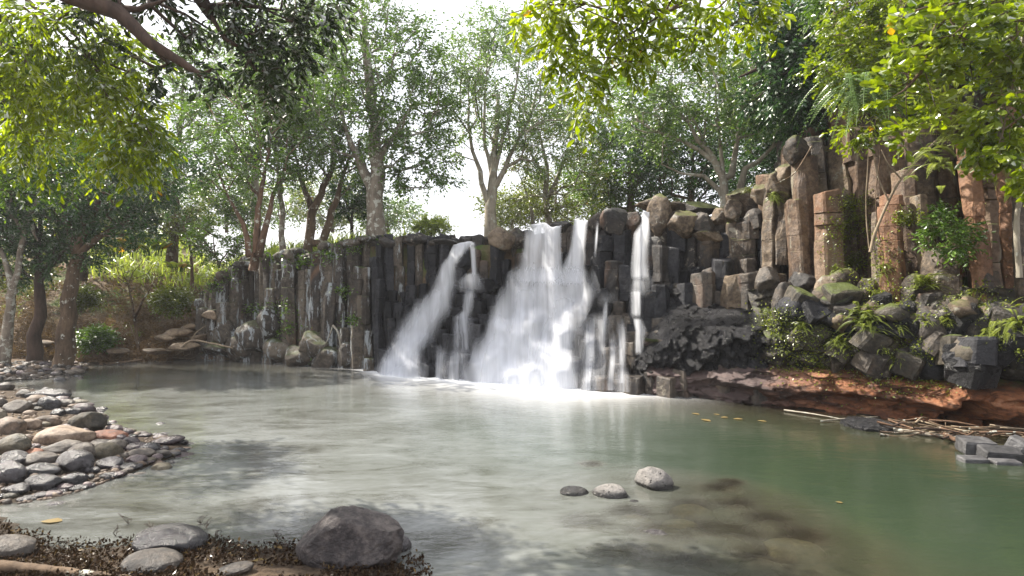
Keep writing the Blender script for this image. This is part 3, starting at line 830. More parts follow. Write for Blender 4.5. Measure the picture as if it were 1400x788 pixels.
LEDGE = [(1075, 415, 36, 60, 12.4, 'd', None), (1100, 425, 72, 46, 11.9, 'w', 'smooth dark rounded boulder bulging from the ledge above the ferns'), (1133, 405, 34, 50, 12.4, 't', None),
         (1150, 392, 46, 50, 12.4, 't', 'blocky tan boulder below the broad flat-topped column'), (1182, 398, 30, 40, 12.3, 't', None), (1165, 440, 66, 34, 11.6, 't', None), (1200, 425, 44, 40, 11.8, 't', None),
         (1110, 462, 60, 36, 11.7, 'm', None), (1178, 465, 70, 46, 11.4, 'm', None), (1268, 482, 54, 38, 10.6, 'w', 'shiny black block jutting over the red clay bank'), (1300, 482, 26, 40, 10.7, 'm', None),
         (1345, 483, 76, 62, 10.3, 'm', 'large dark hollowed boulder hanging over the red clay, beside the shiny black block'), (1392, 480, 30, 50, 10.0, 'm', None), (1235, 432, 50, 44, 11.3, 't', None),
         (1255, 400, 44, 44, 11.6, 't', None), (1290, 425, 56, 46, 11.1, 't', None), (1330, 440, 44, 34, 10.9, 't', None), (1375, 432, 54, 34, 10.6, 't', None),
         (1050, 385, 34, 36, 13.2, 'd', None), (1098, 385, 40, 26, 12.9, 'd', None), (1225, 470, 40, 30, 11.0, 'm', None),
         (1440, 470, 60, 60, 9.9, 'm', None), (1440, 420, 60, 50, 10.2, 't', None)]
for x, y, w, h, Y, mk, lb in LEDGE:
    boulder(x, y, w, h, {'d': M_DAMP, 'w': M_WET, 't': M_TOP, 'm': M_MOSSY}[mk], lb or {'d': 'damp grey', 'w': 'wet black', 't': 'tan weathered', 'm': 'mossy dark'}[mk] + ' boulder wedged among others on the ledge under the brown columns', Y, G2, rough=0.09, cuts=7)
g_ = random.Random(4)
for i in range(100):
    x = g_.uniform(1085, 1440); f = g_.random(); y = 408 + f * 100 + (x - 1200) * 0.02
    if x < 1140 and y > 470: continue
    w = g_.uniform(24, 58)
    if g_.random() < 0.5:
        sd += 1; hit = rockhit(x, y); Yh = min(hit[1] + .1, 14) if hit is not None else 11.5
        s_ = Yh / FPX; C_ = at(x, y, Yh); ax_ = unit(np.array([g_.gauss(0, .35), g_.gauss(-.25, .3), 1.0])); hh = w * s_ * g_.uniform(.5, .8)
        Vb, Fb = column_shape((0, 0, 0), (0, 0, hh), w * s_ * .5, sd, n=g_.choice((4, 5, 5, 6)), joints=False, round_top=.25 if g_.random() < .5 else 0)
        M_ = rotm(np.cross((0, 0, 1), ax_), math.acos(ax_[2])); Vb = (Vb - np.array([0, 0, hh * .5])) @ M_.T + C_
        ob = mesh_obj('basalt_block', Vb, Fb, g_.choice([M_DAMP, M_DAMP, M_WET, M_TOP if f < .35 else M_LAVA, M_MOSSY, M_WET]), None, False); props(ob, 'broken angular column block wedged among the boulders of the ledge', 'rock', 'broken blocks on the right-hand ledge'); rock_bvh_add(Vb, Fb); continue
    mb = g_.choice([M_DAMP, M_MOSSY, M_LAVA, M_MOSSY, M_TOP if f < .4 else M_WET]); boulder(x, y, w, w * g_.uniform(.6, .95), mb, {'damp grey basalt': 'damp grey', 'mossy dark rock': 'mossy dark', 'black rough lava': 'rough black', 'tan weathered boulder': 'tan weathered', 'wet black basalt': 'wet black'}[mb.name] + ' boulder wedged among others on the ledge under the brown columns', 12.6 - f * 1.0 - (x - 1045) / 260, G2, rough=.10, cuts=8, sub=3, cutd=(.5, .8))
boulder(664, 390, 34, 20, M_WET, 'tilted black slab with a wet top beside the broad waterfall', 17.3, cuts=8, lump=0.05, cutd=(0.5, 0.7))
boulder(634, 358, 22, 40, M_WET, 'black rock splitting the top of the narrower waterfall', 18.5, cuts=8, lump=0.05, cutd=(0.5, 0.8))
boulder(812, 418, 46, 60, M_WET, 'smooth black block at the right edge of the broad waterfall', 16.3, cuts=8, lump=0.05, cutd=(0.5, 0.75))
# lumpy foot of the far grey wall
G3 = 'rocks at the foot of the grey wall'
for x, y, w, h in [(330, 478, 46, 36), (352, 462, 50, 44), (385, 480, 50, 34), (412, 486, 50, 30), (448, 492, 50, 34), (475, 490, 34, 40), (430, 470, 40, 36), (365, 440, 34, 40), (300, 478, 40, 22), (308, 455, 34, 30)]:
    boulder(x, y, w, h, M_GREY, 'rough lichened rock at the waterline below the grey column wall', float(ybase(x)) + 0.15, G3, cuts=6, rough=0.12)

G4 = 'weathered rocks along the rim of the grey wall'
for i in range(26):
    x = random.uniform(285, 610); y = float(np.interp(x, LPX, LPY)) + random.uniform(3, 10)
    boulder(x, y, random.uniform(14, 34), random.uniform(8, 16), M_GREY if x < 520 else M_DAMP, 'weathered rock on the rim of the column wall left of the falls', float(ybase(x) + wset(x)) + .1, G4, cuts=6, rough=0.12, sub=3)
# ================================================================== FALLING WATER
def m_falls(name, soft=1.0, mult=1.0):
    t = NT(name)
    u = t.attr('u'); v = t.attr('v'); dn = t.attr('dens')
    # threads drawn out down the fall (mesh coordinates: u across in metres, v down in metres)
    c = t.n('ShaderNodeCombineXYZ', {0: t.math('MULTIPLY', u, 5.0), 1: t.math('MULTIPLY', v, 0.32), 2: 0.0}).outputs[0]
    n1 = t.noise(1.0, 5, 0.62, c, 0.25)
    c2 = t.n('ShaderNodeCombineXYZ', {0: t.math('MULTIPLY', u, 17.0), 1: t.math('MULTIPLY', v, 0.7), 2: 3.0}).outputs[0]
    n2 = t.noise(1.0, 3, 0.55, c2, 0.1)
    f = t.math('ADD', t.math('MULTIPLY', n1, 0.78), t.math('MULTIPLY', n2, 0.22))
    f = t.maprange(f, 0.50 - 0.22 * soft, 0.56 + 0.12 * soft)
    # density pushes the threads together until they close
    a = t.math('MULTIPLY', t.math('ADD', f, t.math('SUBTRACT', dn, 0.5)), t.math('MULTIPLY', dn, 1.5 * mult), clamp=True)
    edge = t.attr('edge')
    a = t.math('MULTIPLY', a, edge, clamp=True)
    d = t.n('ShaderNodeBsdfDiffuse', {'Color': (0.83, 0.85, 0.90, 1)}).outputs[0]
    tr = t.n('ShaderNodeBsdfTranslucent', {'Color': (0.83, 0.85, 0.90, 1)}).outputs[0]
    w = t.n('ShaderNodeMixShader', {0: 0.42, 1: d, 2: tr}).outputs[0]
    tp = t.n('ShaderNodeBsdfTransparent').outputs[0]
    return t.surf(t.n('ShaderNodeMixShader', {0: a, 1: tp, 2: w}).outputs[0])
M_FALL = m_falls('falling water', 1.7)
M_THREAD = m_falls('thin falling water', 0.9, 1.0)

# distance of the rock face over the falls, smoothed forward so that water arcs from step to step
bv = BVHTree.FromPolygons(ROCK_V, ROCK_F)
fx = np.arange(500, 921, 3.0); fy = np.arange(276, 548, 3.0)
D = np.full((len(fy), len(fx)), np.nan)
o = Vector((0, 0, CAM_H))
for j, py in enumerate(fy):
    for i, px in enumerate(fx):
        r = bv.ray_cast(o, (Vector(at(px, py, 10)) - o).normalized())
        if r[0] is not None: D[j, i] = r[0].y
for i in range(len(fx)):
    cI = D[:, i]; ok = ~np.isnan(cI)
    foot = float(ybase(fx[i])) - 0.12
    if ok.any():
        k = np.argmax(ok); D[:k, i] = cI[k]
    D[np.isnan(D[:, i]), i] = foot
    D[:, i] = np.minimum(D[:, i], foot + 4.5)
def minf(A, r):
    B = A.copy()
    for dj in range(-r, r + 1):
        for di in range(-r, r + 1):
            B = np.minimum(B, np.roll(np.roll(A, dj, 0), di, 1))
    return B
def gsm(A, sj, si):
    for ax, s_ in ((0, sj), (1, si)):
        k = np.exp(-0.5 * (np.arange(-3 * int(s_ + 1), 3 * int(s_ + 1) + 1) / s_) ** 2); k /= k.sum()
        h = len(k) // 2
        pad = [(0, 0), (0, 0)]; pad[ax] = (h, h)
        Ap = np.pad(A, pad, mode='edge')
        A = sum(w_ * np.take(Ap, np.arange(q, q + A.shape[ax]), axis=ax) for q, w_ in enumerate(k))
    return A
DS = gsm(minf(D, 1), 2.6, 1.8)
DS = np.minimum(DS, gsm(minf(D, 1), 1.3, 1.1))
# water never falls back towards the cliff
DS = np.minimum.accumulate(DS, axis=0)
DS = gsm(DS, 1.0, 1.0) - 0.11
def dsamp(px, py):
    x = np.clip((px - fx[0]) / 3.0, 0, len(fx) - 1.001); y = np.clip((py - fy[0]) / 3.0, 0, len(fy) - 1.001)
    i = x.astype(int); j = y.astype(int); a = x - i; b = y - j
    return (DS[j, i] * (1 - a) + DS[j, i + 1] * a) * (1 - b) + (DS[j + 1, i] * (1 - a) + DS[j + 1, i + 1] * a) * b
def sheet(rows, parent, mat, du=2.0, dv=2.0, off=0.0, ef=0.18, back=True, foot=False, seed=0, fade=5.0):
    """rows: (photo row, left edge, right edge, density)"""
    rows = np.array(rows, float)
    py = np.arange(rows[0, 0], rows[-1, 0] + dv, dv)
    xl = np.interp(py, rows[:, 0], rows[:, 1]); xr = np.interp(py, rows[:, 0], rows[:, 2]); dn = np.interp(py, rows[:, 0], rows[:, 3])
    nu = max(6, int(np.max(xr - xl) / du) + 1)
    uu = np.linspace(0, 1, nu)
    PX = xl[:, None] + (xr - xl)[:, None] * uu; PY = np.repeat(py[:, None], nu, 1)
    if back: PY = PY + 5 * fbm(np.stack([PX * 0.09, 0 * PX, 0 * PX + seed], -1), 2, 6) * (1 - sstep(0, 30, PY - rows[0, 0]))
    w = fbm(np.stack([PX * 0.05, PY * 0.014, 0 * PX + seed], -1), 2, 5)
    Y = dsamp(PX, PY) - off
    V = np.stack([(PX - 700) / FPX * Y, Y, CAM_H + (HOR - PY) / FPX * Y], -1)
    V[..., 2] = np.maximum(V[..., 2], -0.03)
    U = PX * 0.022 + seed * 7.7 + w * 0.12
    ds = np.concatenate([np.zeros((1, nu)), np.cumsum(np.linalg.norm(np.diff(V, axis=0), axis=2), 0)])
    e = sstep(0, ef, uu + 0.22 * w) * sstep(0, ef, 1 - uu - 0.22 * w)
    e = e * np.ones((len(py), nu))
    if not back: e = e * sstep(0, fade, py - rows[0, 0])[:, None]
    if rows[-1, 0] < 512: e = e * sstep(0, fade * 1.6, rows[-1, 0] - py + 6 * w.mean())[:, None]
    DN = np.repeat(dn[:, None], nu, 1)
    if back:                                            # a lip running back over the cliff top
        B = V[0].copy(); B[:, 1] += 0.9; B[:, 0] *= B[:, 1] / V[0][:, 1]; B[:, 2] += 0.02
        V = np.concatenate([B[None], V]); U = np.vstack([U[0], U]); ds = np.vstack([ds[0] - 0.9, ds]); e = np.vstack([e[0], e]); DN = np.vstack([DN[0], DN])
    m = len(V)
    i = (np.arange(m - 1)[:, None] * nu + np.arange(nu - 1)[None]).reshape(-1)
    F = np.stack([i, i + 1, i + nu + 1, i + nu], -1)
    return mesh_obj('water_sheet', V.reshape(-1, 3), F, mat, parent, True,
                    attrs={'u': U.reshape(-1), 'v': ds.reshape(-1), 'dens': DN.reshape(-1), 'edge': e.reshape(-1)})
# narrower fall on the left
w1 = thing('waterfall', tuple(wat(545, 514)), 'narrower white waterfall slanting down on the left, beside the black stepped wall', 'waterfall')
sheet([(333, 620, 652, .8), (340, 616, 648, .78), (350, 612, 638, .74), (362, 602, 630, .7), (376, 594, 628, .68), (387, 588, 628, .66), (419, 568, 620, .64), (454, 538, 604, .64), (470, 528, 598, .66), (493, 516, 588, .7), (522, 502, 584, .8)], w1, M_FALL, seed=1, ef=.4)
sheet([(385, 594, 620, .45), (430, 566, 608, .55), (460, 540, 596, .58), (490, 522, 582, .62), (522, 506, 578, .7)], w1, M_FALL, off=0.10, seed=2, back=False, ef=.5, fade=20)
sheet([(400, 575, 600, .35), (440, 544, 586, .45), (480, 524, 560, .5), (522, 506, 545, .5)], w1, M_FALL, off=0.18, seed=41, back=False, ef=.5, fade=25)
# thin veil between
w2 = thing('waterfall', tuple(wat(625, 519)), 'thin veil of water over the black steps between the two large waterfalls', 'waterfall')
sheet([(330, 640, 651, .6), (340, 643, 652, .75), (378, 645, 653, .7)], w2, M_THREAD, seed=3, ef=.3)
sheet([(372, 638, 658, .55), (384, 626, 664, .6), (400, 622, 668, .35)], w2, M_FALL, seed=4, back=False, ef=.4)
sheet([(392, 634, 652, .7), (425, 630, 650, .62), (434, 616, 650, .6), (460, 612, 650, .5), (493, 608, 648, .4)], w2, M_THREAD, seed=5, back=False, ef=.45, fade=14)
sheet([(468, 596, 616, .5), (521, 594, 614, .5)], w2, M_THREAD, seed=6, back=False, ef=.5, fade=22)
sheet([(474, 612, 642, .5), (522, 604, 640, .5)], w2, M_THREAD, seed=7, back=False, ef=.5, fade=16)
# broad central fall
w3 = thing('waterfall', tuple(wat(715, 526)), 'broad white waterfall spreading over the central terraces', 'waterfall')
sheet([(308, 718, 768, .72), (318, 717, 768, .72), (340, 712, 768, .66), (362, 704, 770, .66), (392, 694, 774, .7)], w3, M_FALL, seed=8, ef=.28)
sheet([(302, 784, 805, .85), (315, 782, 804, .85), (340, 776, 801, .78), (362, 768, 802, .74), (392, 750, 808, .7)], w3, M_FALL, seed=9, ef=.35)
sheet([(358, 704, 806, .5), (378, 692, 816, .66), (397, 682, 822, .68), (415, 672, 814, .70), (429, 664, 804, .70), (458, 648, 797, .72), (493, 636, 795, .76), (534, 622, 796, .84)], w3, M_FALL, seed=10, ef=.26, back=False, fade=16)
sheet([(385, 685, 765, .5), (429, 674, 760, .64), (470, 658, 744, .68), (534, 638, 738, .76)], w3, M_FALL, off=.12, seed=11, ef=.5, back=False, fade=20)
sheet([(395, 735, 810, .45), (440, 728, 796, .58), (480, 716, 790, .60), (534, 706, 790, .68)], w3, M_FALL, off=.12, seed=12, ef=.5, back=False, fade=20)
M_SPRAY = m_falls('spray', 1.6, .33)
sheet([(468, 655, 800, .6), (537, 620, 810, 1.0)], w3, M_SPRAY, off=.35, seed=31, ef=.5, back=False, fade=55, dv=3)
sheet([(470, 530, 590, .6), (521, 500, 590, 1.0)], w1, M_SPRAY, off=.35, seed=32, ef=.5, back=False, fade=40, dv=3)
# right-hand falls
w4 = thing('waterfall', tuple(wat(868, 537)), 'slender waterfall dropping behind the boulder row and thinning out over dark blocks on the right', 'waterfall')
sheet([(290, 875, 888, .8), (305, 874, 888, .75), (320, 866, 890, .65), (360, 862, 890, .55), (384, 862, 892, .6)], w4, M_FALL, seed=13, ef=.3)
sheet([(376, 858, 896, .62), (410, 856, 892, .40)], w4, M_FALL, seed=14, back=False, ef=.45, fade=12)
sheet([(396, 860, 878, .62), (438, 858, 876, .5)], w4, M_THREAD, seed=15, back=False, ef=.3)
sheet([(430, 842, 860, .55), (470, 842, 858, .6), (524, 838, 856, .5)], w4, M_THREAD, seed=16, back=False, ef=.5, fade=30)
sheet([(434, 864, 880, .6), (452, 868, 886, .6), (486, 866, 880, .45)], w4, M_THREAD, seed=17, back=False, ef=.3)
w5 = thing('waterfall', tuple(wat(812, 533)), 'cluster of thin trickles over dark blocks just right of the broad waterfall', 'waterfall')
for q, rws in enumerate([[(396, 815, 846, .6), (425, 808, 840, .5)], [(424, 788, 842, .55), (450, 786, 840, .55), (534, 780, 832, .45)],
                         [(404, 824, 834, .7), (470, 818, 828, .5)], [(450, 832, 846, .55), (534, 828, 844, .5)], [(455, 802, 818, .6), (534, 798, 814, .5)], [(300, 814, 819, .8), (360, 810, 815, .8)], [(440, 800, 812, .6), (534, 794, 808, .5)], [(500, 842, 866, .5), (536, 838, 866, .5)]]):
    sheet(rws, w5, M_THREAD, seed=20 + q, back=False, ef=.5, du=1.2, fade=22)
# ================================================================== TREES
def grow(trunks, rads, attr, bf=0.35, seg=0.55, seed=0, wig=0.10, start=0.35):
    """branch skeleton: leader polylines, then each crown point is joined to the cheapest node"""
    g = np.random.default_rng(seed)
    N = []; par = []; pl = []; fixed = []
    for li, (tr, r) in enumerate(zip(trunks, rads)):
        tr = np.asarray(tr, float)
        L = np.linalg.norm(np.diff(tr, axis=0), axis=1).sum()
        P = smooth_line(tr, max(4, int(L / 0.45)))
        P[1:-1] += g.normal(0, 0.02 * (r / 0.1) ** 0.5, P[1:-1].shape)
        if li == 0 or len(N) == 0: prev = -1
        else:
            d = np.linalg.norm(np.array(N) - P[0], axis=1); prev = int(np.argmin(d)) if d.min() < 0.6 else -1
        for k, p in enumerate(P):
            N.append(p); par.append(prev)
            pl.append(0 if prev < 0 else pl[prev] + np.linalg.norm(p - N[prev]))
            fixed.append(r * (1 - 0.80 * (k / (len(P) - 1)) ** 0.8))
            prev = len(N) - 1
    N = np.array(N); pl = np.array(pl); nf = len(N)
    elig = np.concatenate([np.linspace(0, 1, nf) * 0 + 1])
    maxp = pl.max()
    attr = np.asarray(attr, float)
    base = N[:nf][pl > start * maxp]
    order = np.argsort([np.linalg.norm(base - a, axis=1).min() for a in attr])
    CAP = nf + len(attr) * 12
    NN = np.zeros((CAP, 3)); NN[:nf] = N; PL = np.zeros(CAP); PL[:nf] = pl
    PR = list(par); cnt = nf; ends = []
    for ai in order:
        a = attr[ai]
        d = np.linalg.norm(NN[:cnt] - a, axis=1)
        cost = d + bf * PL[:cnt]
        cost[:nf][pl < start * maxp] += 50
        # avoid branches that would go steeply down
        dz = NN[:cnt, 2] - a[2]
        cost = cost + np.maximum(dz, 0) * 0.8
        i = int(np.argmin(cost)); s0 = NN[i]; L = d[i]
        k = max(1, min(9, int(L / seg)))
        side = g.normal(0, wig, 3) * L
        prev = i
        for q in range(1, k + 1):
            f = q / k
            p = s0 + (a - s0) * f + side * math.sin(math.pi * f) + np.array([0, 0, 0.12 * L * math.sin(math.pi * f)])
            if cnt >= CAP: break
            NN[cnt] = p; PR.append(prev); PL[cnt] = PL[prev] + np.linalg.norm(p - NN[prev]); prev = cnt; cnt += 1
        ends.append(prev)
    NN = NN[:cnt]; PR = np.array(PR)
    tips = np.zeros(cnt)
    for e in ends: tips[e] += 1
    for i in range(cnt - 1, nf - 1, -1):
        if PR[i] >= 0: tips[PR[i]] += tips[i]
    fx_ = np.array(fixed)
    rad = 0.011 * np.maximum(tips, 1) ** 0.48 + 0.003
    rad[:nf] = fx_
    for i in range(nf, cnt): rad[i] = min(rad[i], rad[PR[i]] * 0.85)
    return NN, PR, rad, nf
def skeleton_mesh(NN, PR, rad, nf, acc, minr=0.0):
    ch = {}
    for i, p in enumerate(PR): ch.setdefault(int(p), []).append(i)
    used = set()
    def chain(i0, startp):
        c = [startp] if startp >= 0 else []
        i = i0
        while True:
            c.append(i); used.add(i)
            k = [j for j in ch.get(i, []) if j not in used]
            if not k: break
            k.sort(key=lambda j: -rad[j] - (10 if (j < nf and i < nf) else 0))
            i = k[0]
        return c
    for i in range(len(NN)):
        if i in used: continue
        c = chain(i, int(PR[i]))
        if len(c) < 2: continue
        r = rad[c].copy()
        if PR[i] >= 0: r[0] = r[1]
        if r.max() < minr: continue
        V, F = tube(NN[c], r, 8 if r.max() > 0.08 else (5 if r.max() > 0.03 else 4), seed=i, bump=0.16 if r.max() > 0.06 else 0)
        acc.add(V, F, 0.5)
LEAF4 = (np.array([[0, 0, 0], [0.45, 0.5, 0.10], [1, 0, 0], [0.45, -0.5, 0.10]]), [np.array([[0, 1, 2, 3]])])
LEAF8 = (np.array([[0, 0, 0], [0.3, 0, 0.0], [0.7, 0, 0.02], [1, 0, -0.06], [0.25, .30, .05], [0.62, .5, .09], [0.9, 0.27, 0.02], [0.25, -.30, .05], [0.62, -.5, .09], [0.9, -.27, 0.02]]),
         [np.array([[0, 1, 4, 4], [1, 2, 5, 4], [2, 3, 6, 5], [0, 7, 7, 1], [1, 7, 8, 2], [2, 8, 9, 3]])])
LEAF8 = (LEAF8[0], [np.array([[1, 2, 5, 4], [2, 3, 6, 5], [1, 7, 8, 2], [2, 8, 9, 3]]), np.array([[0, 1, 4], [0, 7, 1]])])
def leaves(P, D, size, width, g, tmpl=LEAF4, droop=0.0, roll=0.8, flat=0.5):
    """leaves at points P growing along directions D; blades turned partly towards the sky"""
    n = len(P)
    D = unit(D + g.normal(0, 0.25, (n, 3)) + np.array([0, 0, -droop]))
    up = unit(np.array([0, 0, 1.0]) * flat + g.normal(0, roll, (n, 3)))
    S = unit(np.cross(up, D)); Nn = np.cross(D, S)
    L = size * g.uniform(0.45, 1.35, n)
    T, Fs = tmpl
    V = P[:, None] + (D[:, None] * T[None, :, :1] + S[:, None] * T[None, :, 1:2] * width + Nn[:, None] * T[None, :, 2:3]) * L[:, None, None]
    k = len(T)
    out = [(F[None] + (np.arange(n) * k)[:, None, None]).reshape(-1, F.shape[1]) for F in Fs]
    return V.reshape(-1, 3), out
def foliage(C, OUT, g, twigs=6, nl=12, tl=0.55, size=0.13, width=0.45, tmpl=LEAF4, droop=0.15, spread=1.0, twist=0.25, roll=0.8):
    """sprays: each crown point carries twigs, each twig leaves on both sides"""
    n = len(C)
    TD = unit(OUT[:, None] * 0.6 + g.normal(0, spread * 0.7, (n, twigs, 3)) + np.array([0, 0, 0.1 - droop]))
    TL = tl * g.uniform(0.5, 1.2, (n, twigs))
    t = (np.arange(nl) + 0.6) / nl
    P = C[:, None, None] + TD[:, :, None] * TL[..., None, None] * t[None, None, :, None]
    P[..., 2] -= droop * 0.5 * (t ** 2)[None, None] * TL[..., None]
    P = P + g.normal(0, 0.02 * tl / 0.5, P.shape)
    side = unit(np.cross(TD, np.array([0.05, 0.02, 1.0])))
    sg = np.where(np.arange(nl) % 2 == 0, 1.0, -1.0)
    Dv = TD[:, :, None] * 0.75 + side[:, :, None] * sg[None, None, :, None] * 0.8
    V, F = leaves(P.reshape(-1, 3), Dv.reshape(-1, 3), size, width, g, tmpl, droop, roll)
    k = len(tmpl[0])
    cl = np.repeat(g.uniform(0, 1, (n, 1)), twigs * nl, 1).reshape(-1)
    rn = np.clip(0.55 * cl + 0.45 * g.uniform(0, 1, n * twigs * nl), 0, 1)
    return V, F, np.repeat(rn, k)
def ellipsoid_points(px, py, rx, ry, Y, n, g, ry_d=None, hollow=0.45):
    s = Y / FPX
    u = unit(g.normal(size=(n, 3))); r = g.uniform(hollow ** 3, 1, n) ** (1 / 3)
    r = r * (1 + 0.22 * vnoise(u * 2.2 + px, 3))
    c = at(px, py, Y)
    dep = (rx + ry) / 2 * s if ry_d is None else ry_d
    return c + u * r[:, None] * np.array([rx * s, dep, ry * s]), u
_bark, _leaf = {}, {}
BARK = {'pale': bark_material('pale bark', (0.15, 0.13, 0.10), (0.40, 0.36, 0.29), 0.3), 'grey': bark_material('grey bark', (0.09, 0.075, 0.06), (0.27, 0.23, 0.18), 0.45),
        'brown': bark_material('brown bark', (0.045, 0.03, 0.02), (0.16, 0.11, 0.07), 0.15), 'dark': bark_material('dark bark', (0.022, 0.015, 0.012), (0.09, 0.06, 0.045)),
        'red': bark_material('reddish bark', (0.05, 0.03, 0.02), (0.20, 0.12, 0.075), 0.2), 'dry': bark_material('dry sticks', (0.10, 0.075, 0.05), (0.34, 0.27, 0.19))}
LEAF = {'dark': leaf_material('dark leaves', (0.012, 0.042, 0.014), (0.07, 0.16, 0.05), 0.42, 0.4),
        'mid': leaf_material('mid green leaves', (0.03, 0.08, 0.010), (0.16, 0.28, 0.035), 0.5),
        'pale': leaf_material('pale grey green leaves', (0.06, 0.12, 0.035), (0.22, 0.34, 0.10), 0.5),
        'olive': leaf_material('olive leaves', (0.06, 0.09, 0.012), (0.22, 0.27, 0.04), 0.5, c3=(0.25, 0.14, 0.03), dry=0.05),
        'lime': leaf_material('lime leaves', (0.030, 0.085, 0.003), (0.37, 0.46, 0.008), 0.68, c3=(0.55, 0.30, 0.02), dry=0.02, tcol=(1.0, 1.0, 0.25)),
        'fern': leaf_material('fern leaves', (0.07, 0.11, 0.012), (0.34, 0.40, 0.06), 0.5),
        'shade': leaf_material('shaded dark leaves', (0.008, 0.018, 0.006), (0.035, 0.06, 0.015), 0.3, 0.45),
        'straw': leaf_material('dry leaves', (0.05, 0.03, 0.018), (0.30, 0.20, 0.12), 0.25, gloss=0.04),
        'cane': leaf_material('cane leaves', (0.16, 0.24, 0.04), (0.50, 0.58, 0.16), 0.5)}
for m_ in LEAF.values(): pass
ntree = [0]
def tree(label, Y, trunks, crowns, bark, leaf, natt=120, lsize=0.12, twigs=5, nl=11, tl=0.6, group=None, cat='tree', name='tree', bf=0.35, start=0.35,
         width=0.5, droop=0.2, tmpl=LEAF4, dropbase=0.5, wig=0.1, hollow=0.4, gap=0.0, crown_name='crown'):
    """trunks: [(base radius px, [(px,py[,dY]) ...]) ...]; crowns: [(px,py,rx,ry[,dY]) ...] measured at distance Y"""
    ntree[0] += 1; seed = 500 + ntree[0] * 13
    g = np.random.default_rng(seed)
    T, Rr = [], []
    for r, pts in trunks:
        P = [at(p[0], p[1], Y + (p[2] if len(p) > 2 else 0)) for p in pts]
        if dropbase and len(T) == 0: P[0] = P[0] - np.array([0, 0, dropbase])
        T.append(P); Rr.append(r / FPX * Y)
    area = np.array([c[2] * c[3] for c in crowns], float); area /= area.sum()
    A, O = [], []
    for c, a in zip(crowns, area):
        n = max(4, int(natt * a))
        p, u = ellipsoid_points(c[0], c[1], c[2], c[3], Y + (c[4] if len(c) > 4 else 0), n, g, hollow=hollow)
        A.append(p); O.append(u)
    A = np.concatenate(A); O = np.concatenate(O)
    if gap:
        k = vnoise(A * 0.55 + seed, 8) > -1 + gap
        A, O = A[k], O[k]
    NN, PR, rad, nf = grow(T, Rr, A, bf=bf, seed=seed, start=start, wig=wig)
    root = thing(name, tuple(T[0][0] + np.array([0, 0, dropbase])), label, cat, group)
    acc = Acc(); skeleton_mesh(NN, PR, rad, nf, acc)
    acc.build('trunk', BARK[bark], root, True)
    V, F, rn = foliage(A, O, g, twigs, nl, tl, lsize, width, tmpl, droop)
    mesh_obj(crown_name, V, F, LEAF[leaf], root, False, attrs={'rnd': rn})
    return root
GB = 'trees along the cliff top'
tree('tall pale-barked tree with many upswept branches standing above the falls', 23, [(11, [(672, 322), (671, 285), (675, 245), (676, 200), (682, 130)]), (5, [(668, 278), (655, 235), (643, 190), (640, 120)]), (4.5, [(677, 255), (697, 215), (722, 165), (740, 110)]), (4, [(676, 235), (690, 180), (705, 120), (712, 60)]), (3.5, [(674, 245), (662, 190), (664, 120), (668, 60)])],
     [(700, 110, 85, 90), (650, 140, 50, 80), (735, 170, 60, 75), (690, 45, 60, 35), (640, 70, 40, 50)], 'pale', 'pale', 420, 0.12, 5, 11, 0.7, GB, gap=0.40)
tree('large grey-trunked tree with a dense blue-green crown left of the gap in the sky', 21, [(15, [(517, 322), (513, 275), (515, 220), (510, 150), (500, 70), (495, 20)]), (9, [(513, 272), (498, 235), (482, 195), (465, 150)]), (7, [(514, 230), (535, 190), (560, 150)])],
     [(500, 60, 65, 75), (475, 170, 90, 60), (560, 175, 60, 70), (548, 70, 55, 60), (575, 240, 36, 40), (440, 120, 50, 60), (590, 130, 40, 60), (602, 225, 20, 30)], 'grey', 'mid', 430, 0.13, 6, 12, 0.65, GB, gap=0.2)
tree('tree with two slim leaning trunks behind the grey wall', 22.5, [(8, [(420, 334), (428, 292), (444, 255), (456, 215), (450, 150)]), (7, [(440, 334), (452, 292), (468, 250), (480, 200)]), (5, [(428, 292), (410, 240), (395, 180)])],
     [(440, 180, 70, 60), (395, 150, 50, 60), (470, 220, 40, 40)], 'brown', 'mid', 210, 0.12, 5, 11, 0.6, GB, gap=0.25)
tree('slim straight single-trunked tree on the cliff edge', 22, [(5, [(385, 342), (386, 295), (381, 235), (375, 175), (372, 120)])], [(375, 120, 55, 75), (350, 200, 40, 35)], 'grey', 'mid', 150, 0.12, 5, 11, 0.6, GB, gap=0.2)
tree('tree with three reddish trunks fanning out of one base', 20.5, [(6, [(346, 352), (352, 310), (357, 262), (364, 225), (372, 160)]), (5, [(340, 350), (335, 312), (318, 280), (300, 240)]), (6, [(354, 350), (366, 303), (374, 268), (392, 220)])],
     [(335, 160, 70, 70), (360, 225, 60, 35), (300, 225, 45, 35), (395, 190, 40, 50)], 'red', 'mid', 210, 0.12, 6, 11, 0.6, GB)
tree('sparse yellow-green tree with thin forking branches right of the pale tree', 25, [(6, [(750, 312), (748, 262), (746, 220), (735, 175)]), (4, [(749, 272), (767, 232), (778, 195)]), (3, [(748, 250), (728, 215), (715, 190)]), (3, [(730, 312), (722, 270), (708, 235)])],
     [(750, 185, 60, 60), (785, 250, 40, 50), (712, 245, 34, 50), (720, 285, 30, 20), (790, 290, 40, 18)], 'grey', 'olive', 220, 0.12, 5, 10, 0.6, GB, gap=0.35)
